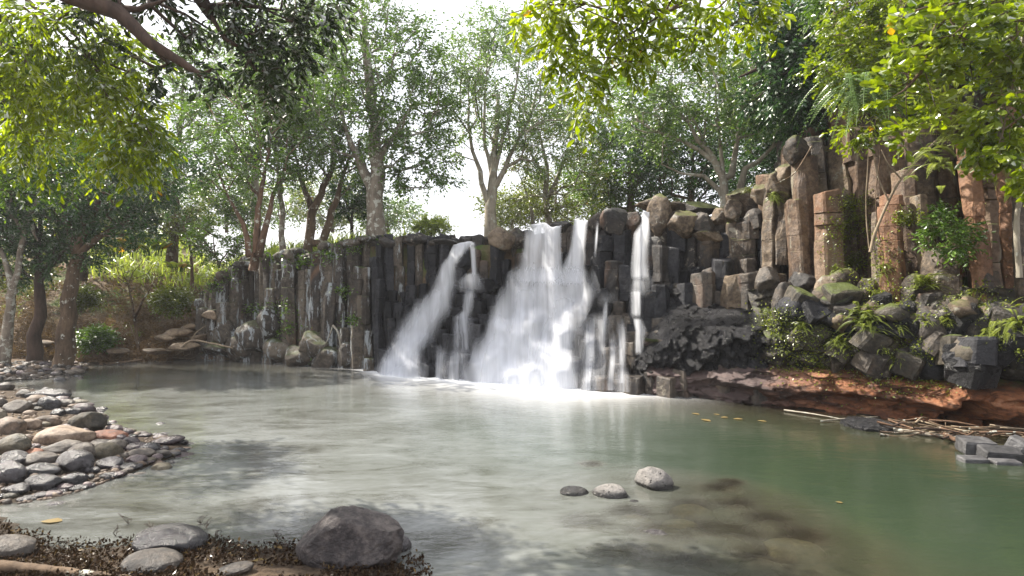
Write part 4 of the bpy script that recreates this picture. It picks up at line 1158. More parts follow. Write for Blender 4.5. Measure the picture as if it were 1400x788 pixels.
tree('spreading grey tree with bare forking limbs above the boulder row', 18, [(8, [(990, 286), (988, 245), (975, 215), (955, 190), (925, 150)]), (6.5, [(1012, 286), (1016, 238), (1042, 215), (1078, 185)]), (4, [(985, 262), (963, 240), (930, 238), (905, 225)]), (4, [(988, 242), (985, 190), (978, 120)]), (4, [(982, 225), (940, 195), (890, 178), (865, 160)]), (5, [(1000, 240), (1010, 180), (1020, 120)])],
     [(960, 120, 110, 55), (880, 150, 50, 50), (1060, 150, 60, 45), (930, 80, 90, 45), (1030, 100, 60, 50), (940, 180, 80, 30)], 'pale', 'pale', 420, 0.12, 5, 11, 0.6, GB, gap=0.5)
tree('dark tree with a long pale limb reaching left behind the brown columns', 15.5, [(16, [(1150, 190), (1132, 110), (1120, 40), (1112, -30)]), (7, [(1126, 75), (1078, 76), (1042, 90), (1010, 106)]), (6, [(1120, 40), (1085, 10), (1050, -20)])],
     [(1085, 110, 55, 55), (1060, 25, 60, 30), (1110, 150, 40, 35), (1100, 60, 45, 40)], 'dark', 'dark', 260, 0.14, 6, 11, 0.55, GB, droop=0.5)
GF_ = 'bushy trees closing the view behind the cliff'
tree('dense rounded green tree behind the spreading grey tree, its left side', 29, [(7, [(862, 292), (862, 250), (860, 210)])], [(860, 225, 60, 55), (900, 250, 50, 35), (830, 255, 45, 40)], 'brown', 'mid', 280, 0.16, 6, 11, 0.8, GF_, start=0.1)
tree('dense green tree seen through the limbs of the spreading grey tree', 27, [(7, [(945, 290), (945, 250), (950, 200)])], [(945, 225, 60, 55), (1000, 210, 50, 60), (900, 180, 50, 50)], 'brown', 'dark', 300, 0.16, 6, 11, 0.8, GF_, start=0.1)
tree('tall dark green tree filling the corner behind the brown columns', 23, [(9, [(1080, 260), (1080, 190), (1075, 110)])], [(1085, 160, 65, 85), (1040, 220, 50, 50), (1100, 60, 60, 60), (1030, 120, 50, 60)], 'dark', 'dark', 440, 0.16, 6, 11, 0.8, GF_, start=0.1)
tree('leafy tree filling the gap between the sparse yellow-green tree and the dense ones', 30, [(6, [(812, 305), (812, 260), (808, 210)])], [(808, 225, 40, 60), (830, 160, 40, 50), (790, 130, 40, 50)], 'brown', 'mid', 220, 0.16, 5, 11, 0.8, GF_, start=0.1, gap=0.3)
tree('small dark round tree in front of the cane field', 26, [(3, [(482, 320), (482, 295), (480, 270)])], [(480, 270, 32, 26), (505, 262, 20, 16)], 'dark', 'dark', 90, 0.14, 6, 11, 0.5, GF_, start=0.1)
tree('broad hazy tree far left of the reddish-trunked tree', 27, [(8, [(235, 345), (240, 280), (245, 200), (250, 120)])], [(245, 150, 75, 85), (200, 230, 60, 45), (305, 110, 55, 75), (285, 215, 50, 50)], 'brown', 'mid', 330, 0.15, 6, 11, 0.75, GF_, gap=0.35)
tree('tall pale green tree rising behind the reddish-trunked tree', 29, [(8, [(350, 330), (350, 250), (355, 150), (360, 60)])], [(350, 70, 70, 60), (420, 60, 60, 70), (390, 130, 60, 50), (440, 30, 50, 30)], 'grey', 'pale', 400, 0.15, 6, 11, 0.75, GF_, gap=0.35)
tree('dark tree in the far left corner behind the leaning trunks', 27, [(8, [(110, 370), (115, 280), (120, 180)])], [(120, 150, 85, 75), (40, 180, 70, 80), (150, 250, 50, 40), (20, 90, 60, 60)], 'dark', 'dark', 320, 0.15, 6, 11, 0.75, GF_, gap=0.25)
GL = 'trees on the left bank'
tree('thick-trunked tree with a flared foot, the one nearest the water on the left bank', 19.5, [(13, [(84, 488), (92, 435), (99, 385), (106, 345), (125, 300), (150, 250)]), (7, [(106, 350), (90, 300), (70, 250)]), (5, [(110, 345), (150, 315), (180, 300)])],
     [(140, 265, 90, 60), (70, 245, 80, 50), (210, 235, 60, 50), (170, 310, 50, 28), (120, 200, 80, 40)], 'brown', 'dark', 420, 0.12, 6, 12, 0.6, GL, droop=0.3)
tree('darker middle tree between the leaning trunk and the flared one', 20, [(10, [(44, 490), (52, 435), (55, 385), (52, 330), (60, 280)]), (5, [(55, 380), (80, 350), (110, 330)])], [(60, 310, 60, 45), (30, 350, 50, 35), (100, 345, 45, 25), (40, 240, 60, 50)], 'dark', 'dark', 230, 0.12, 6, 12, 0.55, GL, droop=0.3)
tree('slim forked tree leaning at the left end of the bank', 19, [(8, [(2, 494), (14, 430), (20, 385), (38, 300), (62, 255)]), (5, [(18, 400), (5, 350), (-15, 300)]), (4, [(38, 300), (52, 330)])], [(10, 240, 60, 60), (-30, 300, 50, 60)], 'grey', 'dark', 160, 0.12, 6, 12, 0.55, GL)
tree('slender bare brown sapling on the brushy slope', 21.5, [(3, [(192, 490), (186, 450), (180, 415), (176, 385)]), (2, [(184, 435), (200, 405), (214, 380)])], [(185, 375, 34, 26)], 'brown', 'olive', 26, 0.09, 2, 5, 0.5, GL)
tree('thin reddish sapling at the top of the slope', 25, [(2.5, [(263, 378), (262, 345), (252, 310), (250, 290)])], [(250, 285, 26, 20)], 'red', 'mid', 30, 0.1, 4, 8, 0.4, GL)

GH = 'distant trees beyond the cane field'
FARL = ['olive-green tree seen left of the leaning sapling', 'green tree over the middle of the slope', 'olive-green tree behind the reddish trunks', 'pale tree behind the slim straight trunk', 'olive-green tree behind the two leaning trunks', 'low pale tree just right of the big grey trunk',
        'low olive tree right of the pale-barked trunk', 'olive-green tree behind the sparse forking tree', 'lime-green sunlit tree at the far left edge', 'green tree behind the flared trunk']
for i, (x, y, rx, ry, Y, lf) in enumerate([(150, 285, 60, 34, 44, 'olive'), (230, 275, 60, 36, 48, 'mid'), (310, 270, 60, 34, 46, 'olive'), (385, 268, 56, 34, 50, 'pale'), (455, 272, 56, 32, 47, 'olive'), (530, 292, 46, 20, 50, 'pale'),
                                  (700, 285, 40, 22, 46, 'olive'), (760, 270, 50, 36, 44, 'olive'), (20, 270, 70, 46, 40, 'lime'), (90, 280, 50, 36, 46, 'mid')]):
    tree(FARL[i] + ', beyond the cane field', Y, [(2.5, [(x, y + ry + 6), (x, y), (x + 2, y - ry * .6)])], [(x, y, rx, ry)], 'brown', lf, 110, 0.26, 5, 9, 1.2, GH, start=0.0)
# ================================================================== OVERHANGING BRANCHES
def branch(label, Y, limbs, crowns, leaf, natt, lsize, twigs, nl, tl, width, tmpl, droop, bark='dark', name='overhanging_branch', cat='branch', **k):
    return tree(label, Y, limbs, crowns, bark, leaf, natt, lsize, twigs, nl, tl, None, cat, name, 0.2, 0.0, width, droop, tmpl, 0.0, crown_name='foliage', **k)
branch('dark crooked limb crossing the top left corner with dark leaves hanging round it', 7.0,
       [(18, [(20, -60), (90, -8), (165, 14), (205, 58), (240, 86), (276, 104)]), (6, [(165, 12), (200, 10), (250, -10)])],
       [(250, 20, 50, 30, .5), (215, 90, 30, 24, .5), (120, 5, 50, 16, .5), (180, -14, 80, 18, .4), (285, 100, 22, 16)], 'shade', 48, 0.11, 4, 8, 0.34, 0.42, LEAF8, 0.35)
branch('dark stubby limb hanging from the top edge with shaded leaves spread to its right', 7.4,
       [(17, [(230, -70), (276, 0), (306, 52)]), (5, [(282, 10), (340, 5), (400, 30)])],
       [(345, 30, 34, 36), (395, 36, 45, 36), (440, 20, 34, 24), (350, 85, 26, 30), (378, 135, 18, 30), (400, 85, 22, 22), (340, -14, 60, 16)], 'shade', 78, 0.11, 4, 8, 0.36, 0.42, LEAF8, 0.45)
branch('bright yellow-green drooping sprays filling the upper left corner', 8.0,
       [(4, [(0, -40), (60, 20), (120, 80), (170, 130), (210, 190)]), (3, [(60, 20), (30, 90), (40, 160), (70, 200)]), (3, [(-20, 40), (10, 70), (30, 110)]), (3, [(120, 80), (160, 90), (205, 120)]), (3, [(40, -40), (130, 40), (185, 80)])],
       [(90, 90, 90, 80), (165, 150, 60, 60), (50, 60, 70, 60), (190, 190, 40, 40), (165, 225, 26, 22), (80, 190, 50, 26), (110, 40, 70, 40), (20, 140, 50, 50)], 'lime', 170, 0.12, 5, 10, 0.5, 0.36, LEAF8, 0.75, bark='brown')
branch('darker leafy sprays behind the bright ones at the left edge', 11.0,
       [(5, [(-60, 60), (-10, 120), (40, 180), (90, 230)]), (3, [(-60, 180), (0, 205), (60, 240)])],
       [(30, 170, 70, 60), (80, 230, 60, 30), (0, 240, 50, 40), (-20, 100, 60, 60)], 'mid', 150, 0.10, 5, 10, 0.45, 0.42, LEAF4, 0.4)
branch('bright green leafy branch hanging from the top centre', 5.2,
       [(3.5, [(1060, -60), (960, -10), (880, 30), (830, 70), (805, 120)]), (2.5, [(880, 30), (800, 5), (740, 8), (690, 20)]), (2.5, [(960, -10), (950, 40), (945, 75)]), (2.5, [(1000, -30), (1010, 10), (1030, 40)])],
       [(730, 12, 55, 22), (800, 25, 60, 34), (840, 60, 50, 40), (800, 120, 34, 36), (880, 30, 60, 34), (950, 20, 60, 34), (945, 65, 28, 26), (1010, 15, 44, 30), (850, 0, 110, 20), (770, 60, 26, 22)], 'lime', 105, 0.095, 4, 8, 0.28, 0.42, LEAF8, 0.5, bark='brown')
OV = (LEAF8[0] * np.array([1, 1.15, 1]), LEAF8[1])
branch('fine-leaved lime green bush spilling over the left end of the brown cliff', 11.5,
       [(5, [(1240, -60), (1200, 0), (1175, 60), (1165, 120)]), (3, [(1200, 0), (1150, 10), (1125, 40)]), (3, [(1230, -20), (1235, 60), (1215, 130)])],
       [(1180, 40, 50, 45), (1190, 100, 45, 50), (1160, 25, 40, 25), (1215, 60, 50, 60), (1185, 150, 32, 35), (1130, 95, 18, 24), (1240, 20, 60, 30)], 'lime', 165, 0.10, 6, 11, 0.36, 0.5, LEAF8, 0.35, bark='dry', name='hanging_bush', cat='bush')
branch('oval-leaved yellow-green bush with a bent bare branch, hanging in the upper right corner', 9.0,
       [(4, [(1330, -60), (1290, 10), (1268, 60), (1262, 95), (1280, 150)]), (3, [(1290, 10), (1320, 60), (1330, 110)]), (3, [(1262, 95), (1240, 120), (1225, 130)]), (2, [(1262, 60), (1240, 100), (1240, 180)])],
       [(1300, 50, 60, 45), (1235, 125, 34, 26), (1255, 85, 40, 26), (1240, 182, 22, 16), (1330, 100, 50, 30), (1340, 20, 60, 34), (1260, 30, 50, 30), (1280, 165, 24, 14)], 'lime', 72, 0.15, 4, 6, 0.32, 0.55, OV, 0.1, bark='brown', name='hanging_bush', cat='bush')
branch('long oval-leaved spray trailing down the right edge over the orange columns', 8.6,
       [(4, [(1420, -60), (1405, 30), (1390, 100), (1375, 170), (1362, 210)]), (3, [(1405, 30), (1380, 60), (1350, 90)])],
       [(1385, 150, 34, 60), (1365, 205, 28, 30), (1390, 60, 40, 50), (1355, 175, 22, 26), (1410, 220, 24, 40)], 'lime', 80, 0.13, 4, 8, 0.32, 0.55, OV, 0.45, bark='dry', name='hanging_bush', cat='bush')
branch('shaded mid-green creeper mass on the cliff top behind the bright bushes', 13.2,
       [(6, [(1300, 120), (1290, 60), (1280, 0)]), (5, [(1400, 120), (1390, 50), (1380, -10)]), (4, [(1220, 120), (1215, 60), (1200, 0)])],
       [(1300, 60, 90, 80), (1400, 60, 80, 100), (1220, 30, 60, 60), (1350, -20, 120, 60), (1160, -10, 70, 50), (1170, 80, 30, 50)], 'mid', 520, 0.12, 6, 10, 0.45, 0.45, LEAF4, 0.5, bark='dark', name='hanging_bush', cat='bush')
branch('small bright-leaved shrub growing between the orange columns', 11.2,
       [(2, [(1310, 362), (1300, 330), (1290, 300)])], [(1300, 315, 30, 34), (1320, 340, 20, 20), (1285, 300, 20, 18)], 'mid', 60, 0.10, 4, 7, 0.24, 0.42, LEAF8, 0.2, bark='dry', name='shrub', cat='bush')

# ================================================================== FERNS, GRASS TUFTS, VINES
def frond(base, d, L, droop, g, acc, acc_r, npin=16, w=0.22, lean=None):
    d = unit(d); n = npin
    t = np.linspace(0, 1, n)
    P = base + d * (t * L)[:, None] + np.array([0, 0, -1.0]) * (droop * L * t ** 2)[:, None]
    T = unit(np.gradient(P, axis=0))
    S = unit(np.cross(T, np.array([0.01, 0.02, 1.0])))
    V, F = tube(P, 0.004 * (1 - 0.7 * t) * L / 0.5 + 0.0015, 3); acc_r.append((V, F))
    for sg in (-1, 1):
        D = S * sg + T * 0.45
        size = w * L * np.sin(np.pi * np.clip(t * 0.85 + 0.12, 0, 1)) ** 0.8
        T_, Fs = LEAF4
        Dn = unit(D); Nn = unit(np.cross(Dn, T)); Sd = np.cross(Nn, Dn)
        V = P[:, None] + (Dn[:, None] * T_[None, :, :1] + Sd[:, None] * T_[None, :, 1:2] * 0.32 + Nn[:, None] * T_[None, :, 2:3]) * size[:, None, None]
        acc.add(V.reshape(-1, 3), Fs[0] + (np.arange(n) * 4)[:, None], np.full(n * 4, g.uniform(0.1, 1)))
def fern(px, py, w, Y, n, label, droop=0.5, leaf='fern', group=None, up=0.5, name='fern', cat='fern', side=None, L=None):
    hit = rockhit(px, py)
    c = hit if hit is not None and abs(hit[1] - Y) < 2.5 else at(px, py, Y)
    c = c + np.array([0, -0.05, 0])
    g = np.random.default_rng(int(px * 7 + py))
    root = thing(name, tuple(c), label, cat, group)
    a, ar = Acc(), []
    s = (w / 2.3 / FPX * Y) if L is None else L
    for k in range(int(n * 2.6)):
        d = np.array([g.normal(0, 1) if side is None else side + g.normal(0, .4), -abs(g.normal(0, 0.7)) - 0.15, up + g.uniform(-0.2, 0.5)])
        frond(c + g.normal(0, s * 0.22, 3), d, s * g.uniform(0.6, 1.25), droop * g.uniform(0.6, 1.3), g, a, ar, npin=26, w=.09)
    r = Acc()
    for V, F in ar: r.add(V, F, 0.5)
    a.build('fronds', LEAF[leaf], root)
    r.build('stems', LEAF[leaf], root)
    return root
GFN = 'ferns on the right-hand ledge'
FN = [(1182, 440, 90, 11.3, 46, .6, 'feathery yellow-green fern cushion in the middle of the ledge, the largest there'), (1258, 388, 60, 11.4, 34, .5, 'round yellow-green fern tuft at the foot of the short orange column'),
      (1388, 445, 96, 10.0, 46, .7, 'big yellow-green fern tuft at the right end of the ledge'), (1262, 440, 50, 11.0, 24, .6, 'leafy green fern above the shiny black block'),
      (1095, 448, 50, 11.5, 24, .6, 'small fern below the smooth dark boulder'), (1058, 270, 40, 14.4, 34, .8, 'pale green moss-fern tuft high on the left columns'),
      (1205, 370, 44, 12.0, 26, .7, None), (1168, 300, 40, 12.8, 22, .8, None), (1160, 360, 60, 12.4, 26, .6, None), (1225, 448, 40, 11.0, 18, .7, None), (1140, 372, 34, 12.5, 14, .6, None),
      (1225, 490, 36, 10.9, 16, .7, None), (1290, 440, 34, 10.9, 16, .6, None), (1330, 400, 30, 10.9, 14, .6, None), (1205, 480, 26, 11.1, 10, .6, None), (1120, 500, 30, 11.3, 12, .6, None), (1070, 455, 26, 11.8, 10, .6, None), (1200, 405, 44, 11.8, 20, .6, None), (1145, 470, 50, 11.5, 22, .7, None), (1310, 425, 40, 10.9, 18, .6, None), (1350, 455, 44, 10.2, 18, .7, None), (1240, 415, 40, 11.3, 16, .7, None), (1022, 262, 26, 16.0, 14, .7, None)]
for px, py, w, Y, n, dr, lb in FN:
    fern(px, py, w, Y, n, lb or 'little fern sprouting from a crack among the boulders of the right-hand ledge', dr, 'fern', GFN)
fern(1172, 120, 80, 11.2, 26, 'pale hanging fern curtain below the fine-leaved lime bush', 1.1, 'pale', None, 0.0, L=0.95)
GAF = 'arching ferns under the bushes at the upper right'
for q, (px, py, sd_) in enumerate([(1270, 225, -1), (1300, 205, -0.8), (1330, 190, -1), (1250, 165, 0.4), (1310, 150, -0.7), (1350, 240, -0.9), (1285, 130, -1)]):
    fern(px, py, 110, 10.2, 9, 'arching fern fronds drooping from the shade over the brown columns', 0.55, 'fern', GAF, 0.35, side=sd_, L=0.75)
# moss and small leaves on rock: low cushions of tiny leaves
def cover(name, label, cat, pts, leaf, size, n, spread, group=None, kind=None, flat=0.8):
    g = np.random.default_rng(len(pts) * 31 + int(pts[0][0]))
    P = []
    for px, py, r, Y in pts:
        for _ in range(n):
            a = px + g.normal(0, r); b = py + g.normal(0, r * 0.6)
            h = rockhit(a, b)
            if h is not None and abs(h[1] - Y) < 3: P.append(h + np.array([0, -0.02, 0.02]))
    P = np.array(P)
    if not len(P): return
    D = unit(np.stack([g.normal(0, 1, len(P)), -abs(g.normal(0, .7, len(P))), g.normal(0.3, .6, len(P))], -1))
    V, F = leaves(P + g.normal(0, spread, P.shape), D, size, 0.6, g, flat=flat)
    o = mesh_obj(name, V, F, LEAF[leaf], None, False, attrs={'rnd': np.repeat(g.uniform(0, 1, len(P)), 4)})
    props(o, label, cat, group, kind)
cover('moss', 'small-leaved moss and creepers scattered over the ledge rocks', 'moss', [(1180, 350, 26, 12.6), (1160, 315, 14, 13), (1110, 470, 26, 11.6), (1240, 500, 34, 11), (1180, 500, 40, 11.2), (1260, 460, 30, 11), (1200, 410, 30, 11.8), (1330, 420, 26, 11),
      (1280, 505, 30, 10.8), (1375, 470, 24, 10.2), (1060, 440, 16, 12), (1090, 490, 26, 11.6), (1240, 300, 10, 12.8), (1165, 280, 12, 13.4)], 'fern', 0.055, 700, 0.03, kind='stuff')
cover('creeper', 'green creepers hanging over the rim and face of the grey column wall', 'creeper', [(330, 352, 16, 22), (360, 345, 16, 21), (385, 345, 12, 21), (300, 375, 16, 22), (415, 360, 8, 20.7), (480, 340, 8, 20), (450, 350, 8, 20), (385, 420, 10, 20.6), (395, 450, 12, 20.6),
      (370, 455, 10, 20.8), (425, 492, 12, 20.2), (350, 425, 8, 21), (340, 342, 14, 22), (430, 335, 14, 21), (465, 330, 12, 21), (500, 326, 12, 20.5), (310, 365, 14, 22), (295, 385, 14, 22), (405, 340, 16, 21.5), (370, 340, 14, 22), (470, 400, 6, 19.8), (480, 440, 6, 19.7), (280, 392, 12, 22)], 'mid', 0.11, 150, 0.05, kind='stuff')
def vine(px_pts, Y, r, label, bark='dry', group=None, name='vine', sub=()):
    P = smooth_line([at(p[0], p[1], Y + (p[2] if len(p) > 2 else 0)) for p in px_pts], 26)
    P += 0.02 * fbm(P * 3, 2, int(px_pts[0][0]))[:, None]
    root = Acc(); V, F = tube(P, np.linspace(r, r * 0.45, len(P)), 6, bump=.15); root.add(V, F)
    for s in sub:
        Q = smooth_line([at(p[0], p[1], Y + (p[2] if len(p) > 2 else 0)) for p in s], 16)
        V, F = tube(Q, np.linspace(r * 0.55, r * 0.2, len(Q)), 5); root.add(V, F)
    o = root.build(name, BARK[bark], None, True)
    props(o, label, 'vine' if name == 'vine' else name, group)
vine([(1190, 345), (1196, 320), (1215, 275), (1232, 245), (1262, 210), (1282, 190)], 11.6, 0.035, 'thick grey-brown vine curling up past the short orange column', sub=[[(1232, 245), (1215, 225), (1205, 205)], [(1215, 275), (1200, 240), (1190, 190)], [(1232, 245), (1250, 225), (1275, 235)]])
vine([(1188, 340), (1184, 290), (1186, 230), (1192, 150)], 12.0, 0.014, 'straight thin vine dangling beside the thick curling one', 'dry')
vine([(1203, 330), (1197, 270), (1203, 210), (1200, 150)], 12.0, 0.012, 'wavy hair-thin vine between two brown columns', 'brown')
vine([(1394, 380), (1390, 300), (1402, 230), (1395, 120), (1400, 20)], 9.6, 0.05, 'pale winding trunk climbing the right edge', 'pale', name='vine')
vine([(1110, 200), (1095, 225), (1083, 240), (1060, 252)], 13.2, 0.02, 'dry twisted twig reaching left from the tallest brown columns', 'brown')

# ================================================================== BRUSHY SLOPE ON THE LEFT
g = np.random.default_rng(77)
def slope_points(n, px0, px1, b0, b1, g):
    px = g.uniform(px0, px1, n); b = b0 + (b1 - b0) * g.uniform(0, 1, n) ** 1.3
    Y = ybase(px) + b; X = (px - 700) / FPX * Y
    return X, Y, height(X, Y), px, b
X, Y, Z, px, b = slope_points(4200, -160, 335, -0.1, 9, g)
k = vnoise(np.stack([X, Y, 0 * X], -1) * 0.8, 4) > -0.25
P = np.stack([X, Y, Z], -1)[k]
up = unit(np.stack([g.normal(0, .6, len(P)), g.normal(0, .6, len(P)), np.ones(len(P))], -1))
V, F, rn = foliage(P, up, g, 4, 8, 0.5, 0.09, 0.45, LEAF4, 0.1)
props(mesh_obj('undergrowth', V, F, LEAF['straw'], None, False, attrs={'rnd': rn}), 'dry brown brush and dead vines matted over the left slope', 'undergrowth', kind='stuff')
acc = Acc()
for i in range(900):
    a, yb_, z_, p_, b_ = slope_points(1, -160, 340, 0.0, 7, g)
    p0 = np.array([a[0], yb_[0], z_[0]]); d = unit(g.normal(0, 1, 3) * np.array([1, .6, .6]) + np.array([0, 0, .25])); L = g.uniform(0.4, 1.4)
    Q = smooth_line([p0, p0 + d * L * .5 + g.normal(0, .1, 3), p0 + d * L + np.array([0, 0, -0.1])], 7)
    V, F = tube(Q, np.linspace(g.uniform(.008, .022), .004, 7), 4, False); acc.add(V, F)
props(acc.build('twigs', BARK['dry'], None, True), 'tangle of fallen dry twigs strewn over the left slope', 'twigs', kind='stuff')
X, Y, Z, px, b = slope_points(1500, -160, 345, 0.2, 12, g)
k = vnoise(np.stack([X, Y, 0 * X], -1) * 0.7 + 5, 6) > 0.38
P = np.stack([X, Y, Z], -1)[k]; up = unit(np.stack([g.normal(0, .5, len(P)), g.normal(0, .5, len(P)), np.ones(len(P))], -1))
V, F, rn = foliage(P, up, g, 4, 8, 0.4, 0.10, 0.5, LEAF4, 0.0)
props(mesh_obj('ground_cover', V, F, LEAF['olive'], None, False, attrs={'rnd': rn}), 'low green weeds growing through the brush on the left slope', 'weeds', kind='stuff')
# sunlit cane field on the plateau
n = 9000
px = g.uniform(120, 700, n); Yc = g.uniform(24, 50, n); Yc = np.where(px < 350, 27.5 + (Yc - 24) * .8, Yc); Xc = (px - 700) / FPX * Yc
Zc = height(Xc, Yc, False)
Pc = np.stack([Xc, Yc, Zc], -1)
acc = Acc()
D = unit(np.stack([g.normal(0, .25, n), g.normal(0, .25, n), np.ones(n)], -1)); S = unit(np.stack([g.normal(0, 1, n), g.normal(0, 1, n), 0 * Xc], -1))
H = g.uniform(0.6, 1.5, n) * np.where(px > 560, 0.5, 1.0)
bend = unit(np.stack([g.normal(0, 1, n), g.normal(0, 1, n), -0.3 + 0 * Xc], -1)) * (H * 0.45)[:, None]
w_ = S * 0.035
V = np.stack([Pc - w_, Pc + w_, Pc + D * H[:, None] * .6 + w_, Pc + D * H[:, None] * .6 - w_, Pc + D * H[:, None] * .9 + bend + w_ * .2, Pc + D * H[:, None] * .9 + bend - w_ * .2], 1).reshape(-1, 3)
q = (np.arange(n) * 6)[:, None]
F = np.concatenate([q + np.array([0, 1, 2, 3]), q + np.array([3, 2, 4, 5])])
props(mesh_obj('grass', V, F, LEAF['cane'], None, False, attrs={'rnd': np.repeat(g.uniform(0, 1, n), 6)}), 'tall sunlit yellow-green cane grass on the plateau behind the trunks', 'grass', kind='stuff')
# shrubs
def bush(px, py, w, h, Y, leaf, label, group=None, natt=60, ls=0.12, name='shrub', bark='brown', tl=0.4):
    gp = ground(px, py)
    tree(label, Y, [(1.6, [(px, py), (px - w * .1, py - h * .5), (px, py - h * .8)]), (1.2, [(px, py), (px + w * .25, py - h * .5)])], [(px, py - h * .55, w * .5, h * .5)], bark, leaf, natt, ls, 5, 9, tl, group, 'shrub', name, 0.2, 0.0, dropbase=0.2)
GS = 'shrubs on the left slope'
SH = [(300, 360, 90, 60, 23.5, 'mid', 'rounded green shrub below the reddish-trunked tree'), (215, 335, 90, 60, 26, 'olive', 'light green shrub at the top of the slope'), (265, 322, 50, 34, 28, 'olive', None),
      (150, 345, 70, 40, 26, 'olive', None), (235, 430, 50, 34, 22.6, 'olive', 'low yellow-green shrub in the middle of the brush'), (130, 474, 40, 22, 21, 'mid', 'low green bush at the waterline beside the flared trunk'),
      (20, 400, 100, 50, 23, 'olive', None), (110, 420, 30, 22, 22, 'olive', None), (330, 310, 60, 50, 27, 'mid', None), (60, 360, 90, 60, 26, 'lime', 'sunlit lime shrub seen between the left trunks'), (190, 300, 80, 60, 29, 'lime', None), (590, 318, 50, 16, 27, 'cane', 'low pale bush on the skyline left of the pale tree')]
for s_ in SH: bush(*s_[:6], s_[6] or 'leafy shrub half hidden among others on the left slope', GS, natt=90)
# broad banana-like leaves
def blade_plant(px, py, hpx, Y, n, label, group):
    gp = at(px, py, Y); gg = np.random.default_rng(int(px)); H = hpx / FPX * Y
    root = thing('broad_leaf_plant', tuple(gp), label, 'plant', group); a = Acc(); st = Acc()
    for k in range(n):
        an = gg.uniform(0, 6.28); d = np.array([math.cos(an), math.sin(an), 0.0])
        t = np.linspace(0, 1, 7); b0 = gp + d * gg.uniform(0.05, .5); 
        P = b0 + np.array([0, 0, 1.0]) * (H * t)[:, None] * gg.uniform(.7, 1) + d * (H * .7 * t ** 2.2)[:, None] - np.array([0, 0, 1]) * (H * .35 * t ** 4)[:, None]
        V, F = tube(P[:4], 0.02, 4); st.add(V, F)
        S = unit(np.cross(np.gradient(P, axis=0), np.array([0, 0, 1.0]) + d * .2)); w = 0.22 * H * np.sin(np.pi * np.clip((t - .3) / .7, 0, 1)) ** .7
        V = np.stack([P - S * w[:, None], P, P + S * w[:, None]], 1); V[:, [0, 2], 2] -= (w * .3)[:, None]
        V = V[2:].reshape(-1, 3); i = np.arange(4)[:, None] * 3
        a.add(V, np.concatenate([i + np.array([0, 1, 4, 3]), i + np.array([1, 2, 5, 4])]), gg.uniform(.3, 1))
    a.build('blades', LEAF['lime'], root, True); st.build('stalks', LEAF['mid'], root, True)
GP = 'broad-leaved plants on the slope'
for px_, py_, h_, Y_, lb in [(192, 345, 40, 24.5, 'broad-leaved plant with upright blades above the brush'), (212, 350, 34, 24, None), (165, 352, 30, 24, None), (262, 335, 30, 26, None), (245, 372, 24, 24, None), (140, 335, 30, 26, None)]:
    blade_plant(px_, py_, h_, Y_, 9, lb or 'broad-leaved plant with arching blades on the upper slope', GP)
# slabs, roots and logs at the foot of the slope
M_SLAB = rock_material('tan slab', (0.05, 0.035, 0.022), (0.15, 0.105, 0.065), (0.28, 0.21, 0.14))
GSL = 'tan slabs at the foot of the slope'
for i, (x, y, w, h, Y) in enumerate([(245, 455, 44, 12, 21.9), (265, 448, 30, 10, 22.2), (230, 462, 30, 9, 21.6), (275, 462, 30, 12, 21.7), (250, 474, 40, 10, 21.3), (290, 432, 26, 14, 22.4), (215, 480, 34, 9, 21), (160, 480, 30, 8, 21), (60, 470, 30, 8, 20.8)]):
    boulder(x, y, w, h, M_SLAB, 'flat tan sandstone slab lying tilted at the foot of the left slope', Y, GSL, cuts=6, lump=.06, name='rock_slab', cutd=(.5, .8), sub=3)
def log(pts, r, label, bark='dry', name='fallen_branch', cat='branch', sub=(), group=None, k=7, n=24, bump=.2):
    a = Acc(); P = smooth_line(pts, n); V, F = tube(P, np.linspace(r, r * .5, n), k, bump=bump, seed=int(abs(pts[0][0]) * 10)); a.add(V, F)
    for s in sub: Q = smooth_line(s, 12); V, F = tube(Q, np.linspace(r * .6, r * .2, 12), 5); a.add(V, F)
    return props(a.build(name, BARK[bark], None, True), label, cat, group)
Yr = 21.0
log([at(245, 478, Yr), at(262, 466, Yr), at(290, 470, Yr), at(318, 476, Yr)], .05, 'pale curved dead branch with bare side twigs near the left end of the grey wall', sub=[[at(262, 466, Yr), at(268, 455, Yr), at(282, 445, Yr)], [at(245, 478, Yr), at(225, 480, Yr), at(205, 478, Yr)]])
log([at(195, 492, 20.9), at(150, 497, 20.6), at(110, 496, 20.7)], .04, 'low dark dead branch lying along the far waterline', 'brown')
log([at(455, 445, 19.3), at(462, 455, 19.2), at(466, 475, 19.2)], .04, 'bleached root hooked down the lower grey wall', 'pale', 'root', 'root', sub=[[at(455, 445, 19.3), at(450, 460, 19.3), at(440, 480, 19.3)]])

# ================================================================== STONES
STONE = {'g': rock_material('grey cobble', (0.015, 0.013, 0.012), (0.068, 0.055, 0.044), (0.16, 0.134, 0.106), (0.35, 0.7), bump=.5, scale=1.6),
         'k': rock_material('dark wet cobble', (0.005, 0.005, 0.006), (0.022, 0.019, 0.021), (0.07, 0.062, 0.064), (0.15, 0.45), bump=.5, spec=.7, scale=1.6),
         't': rock_material('tan cobble', (0.05, 0.034, 0.022), (0.15, 0.105, 0.072), (0.28, 0.21, 0.15), (0.5, 0.8), bump=.4, scale=1.6),
         'r': rock_material('rust red cobble', (0.06, 0.022, 0.014), (0.19, 0.075, 0.04), (0.29, 0.14, 0.085), (0.5, 0.8), bump=.5, scale=1.6),
         'p': rock_material('purplish cobble', (0.02, 0.014, 0.016), (0.075, 0.054, 0.056), (0.18, 0.135, 0.13), (0.2, 0.5), bump=.4, scale=1.6),
         'o': rock_material('olive cobble', (0.018, 0.015, 0.01), (0.07, 0.058, 0.037), (0.16, 0.135, 0.09), (0.4, 0.8), bump=.5, scale=1.6)}
GST = 'stones of the left bank'
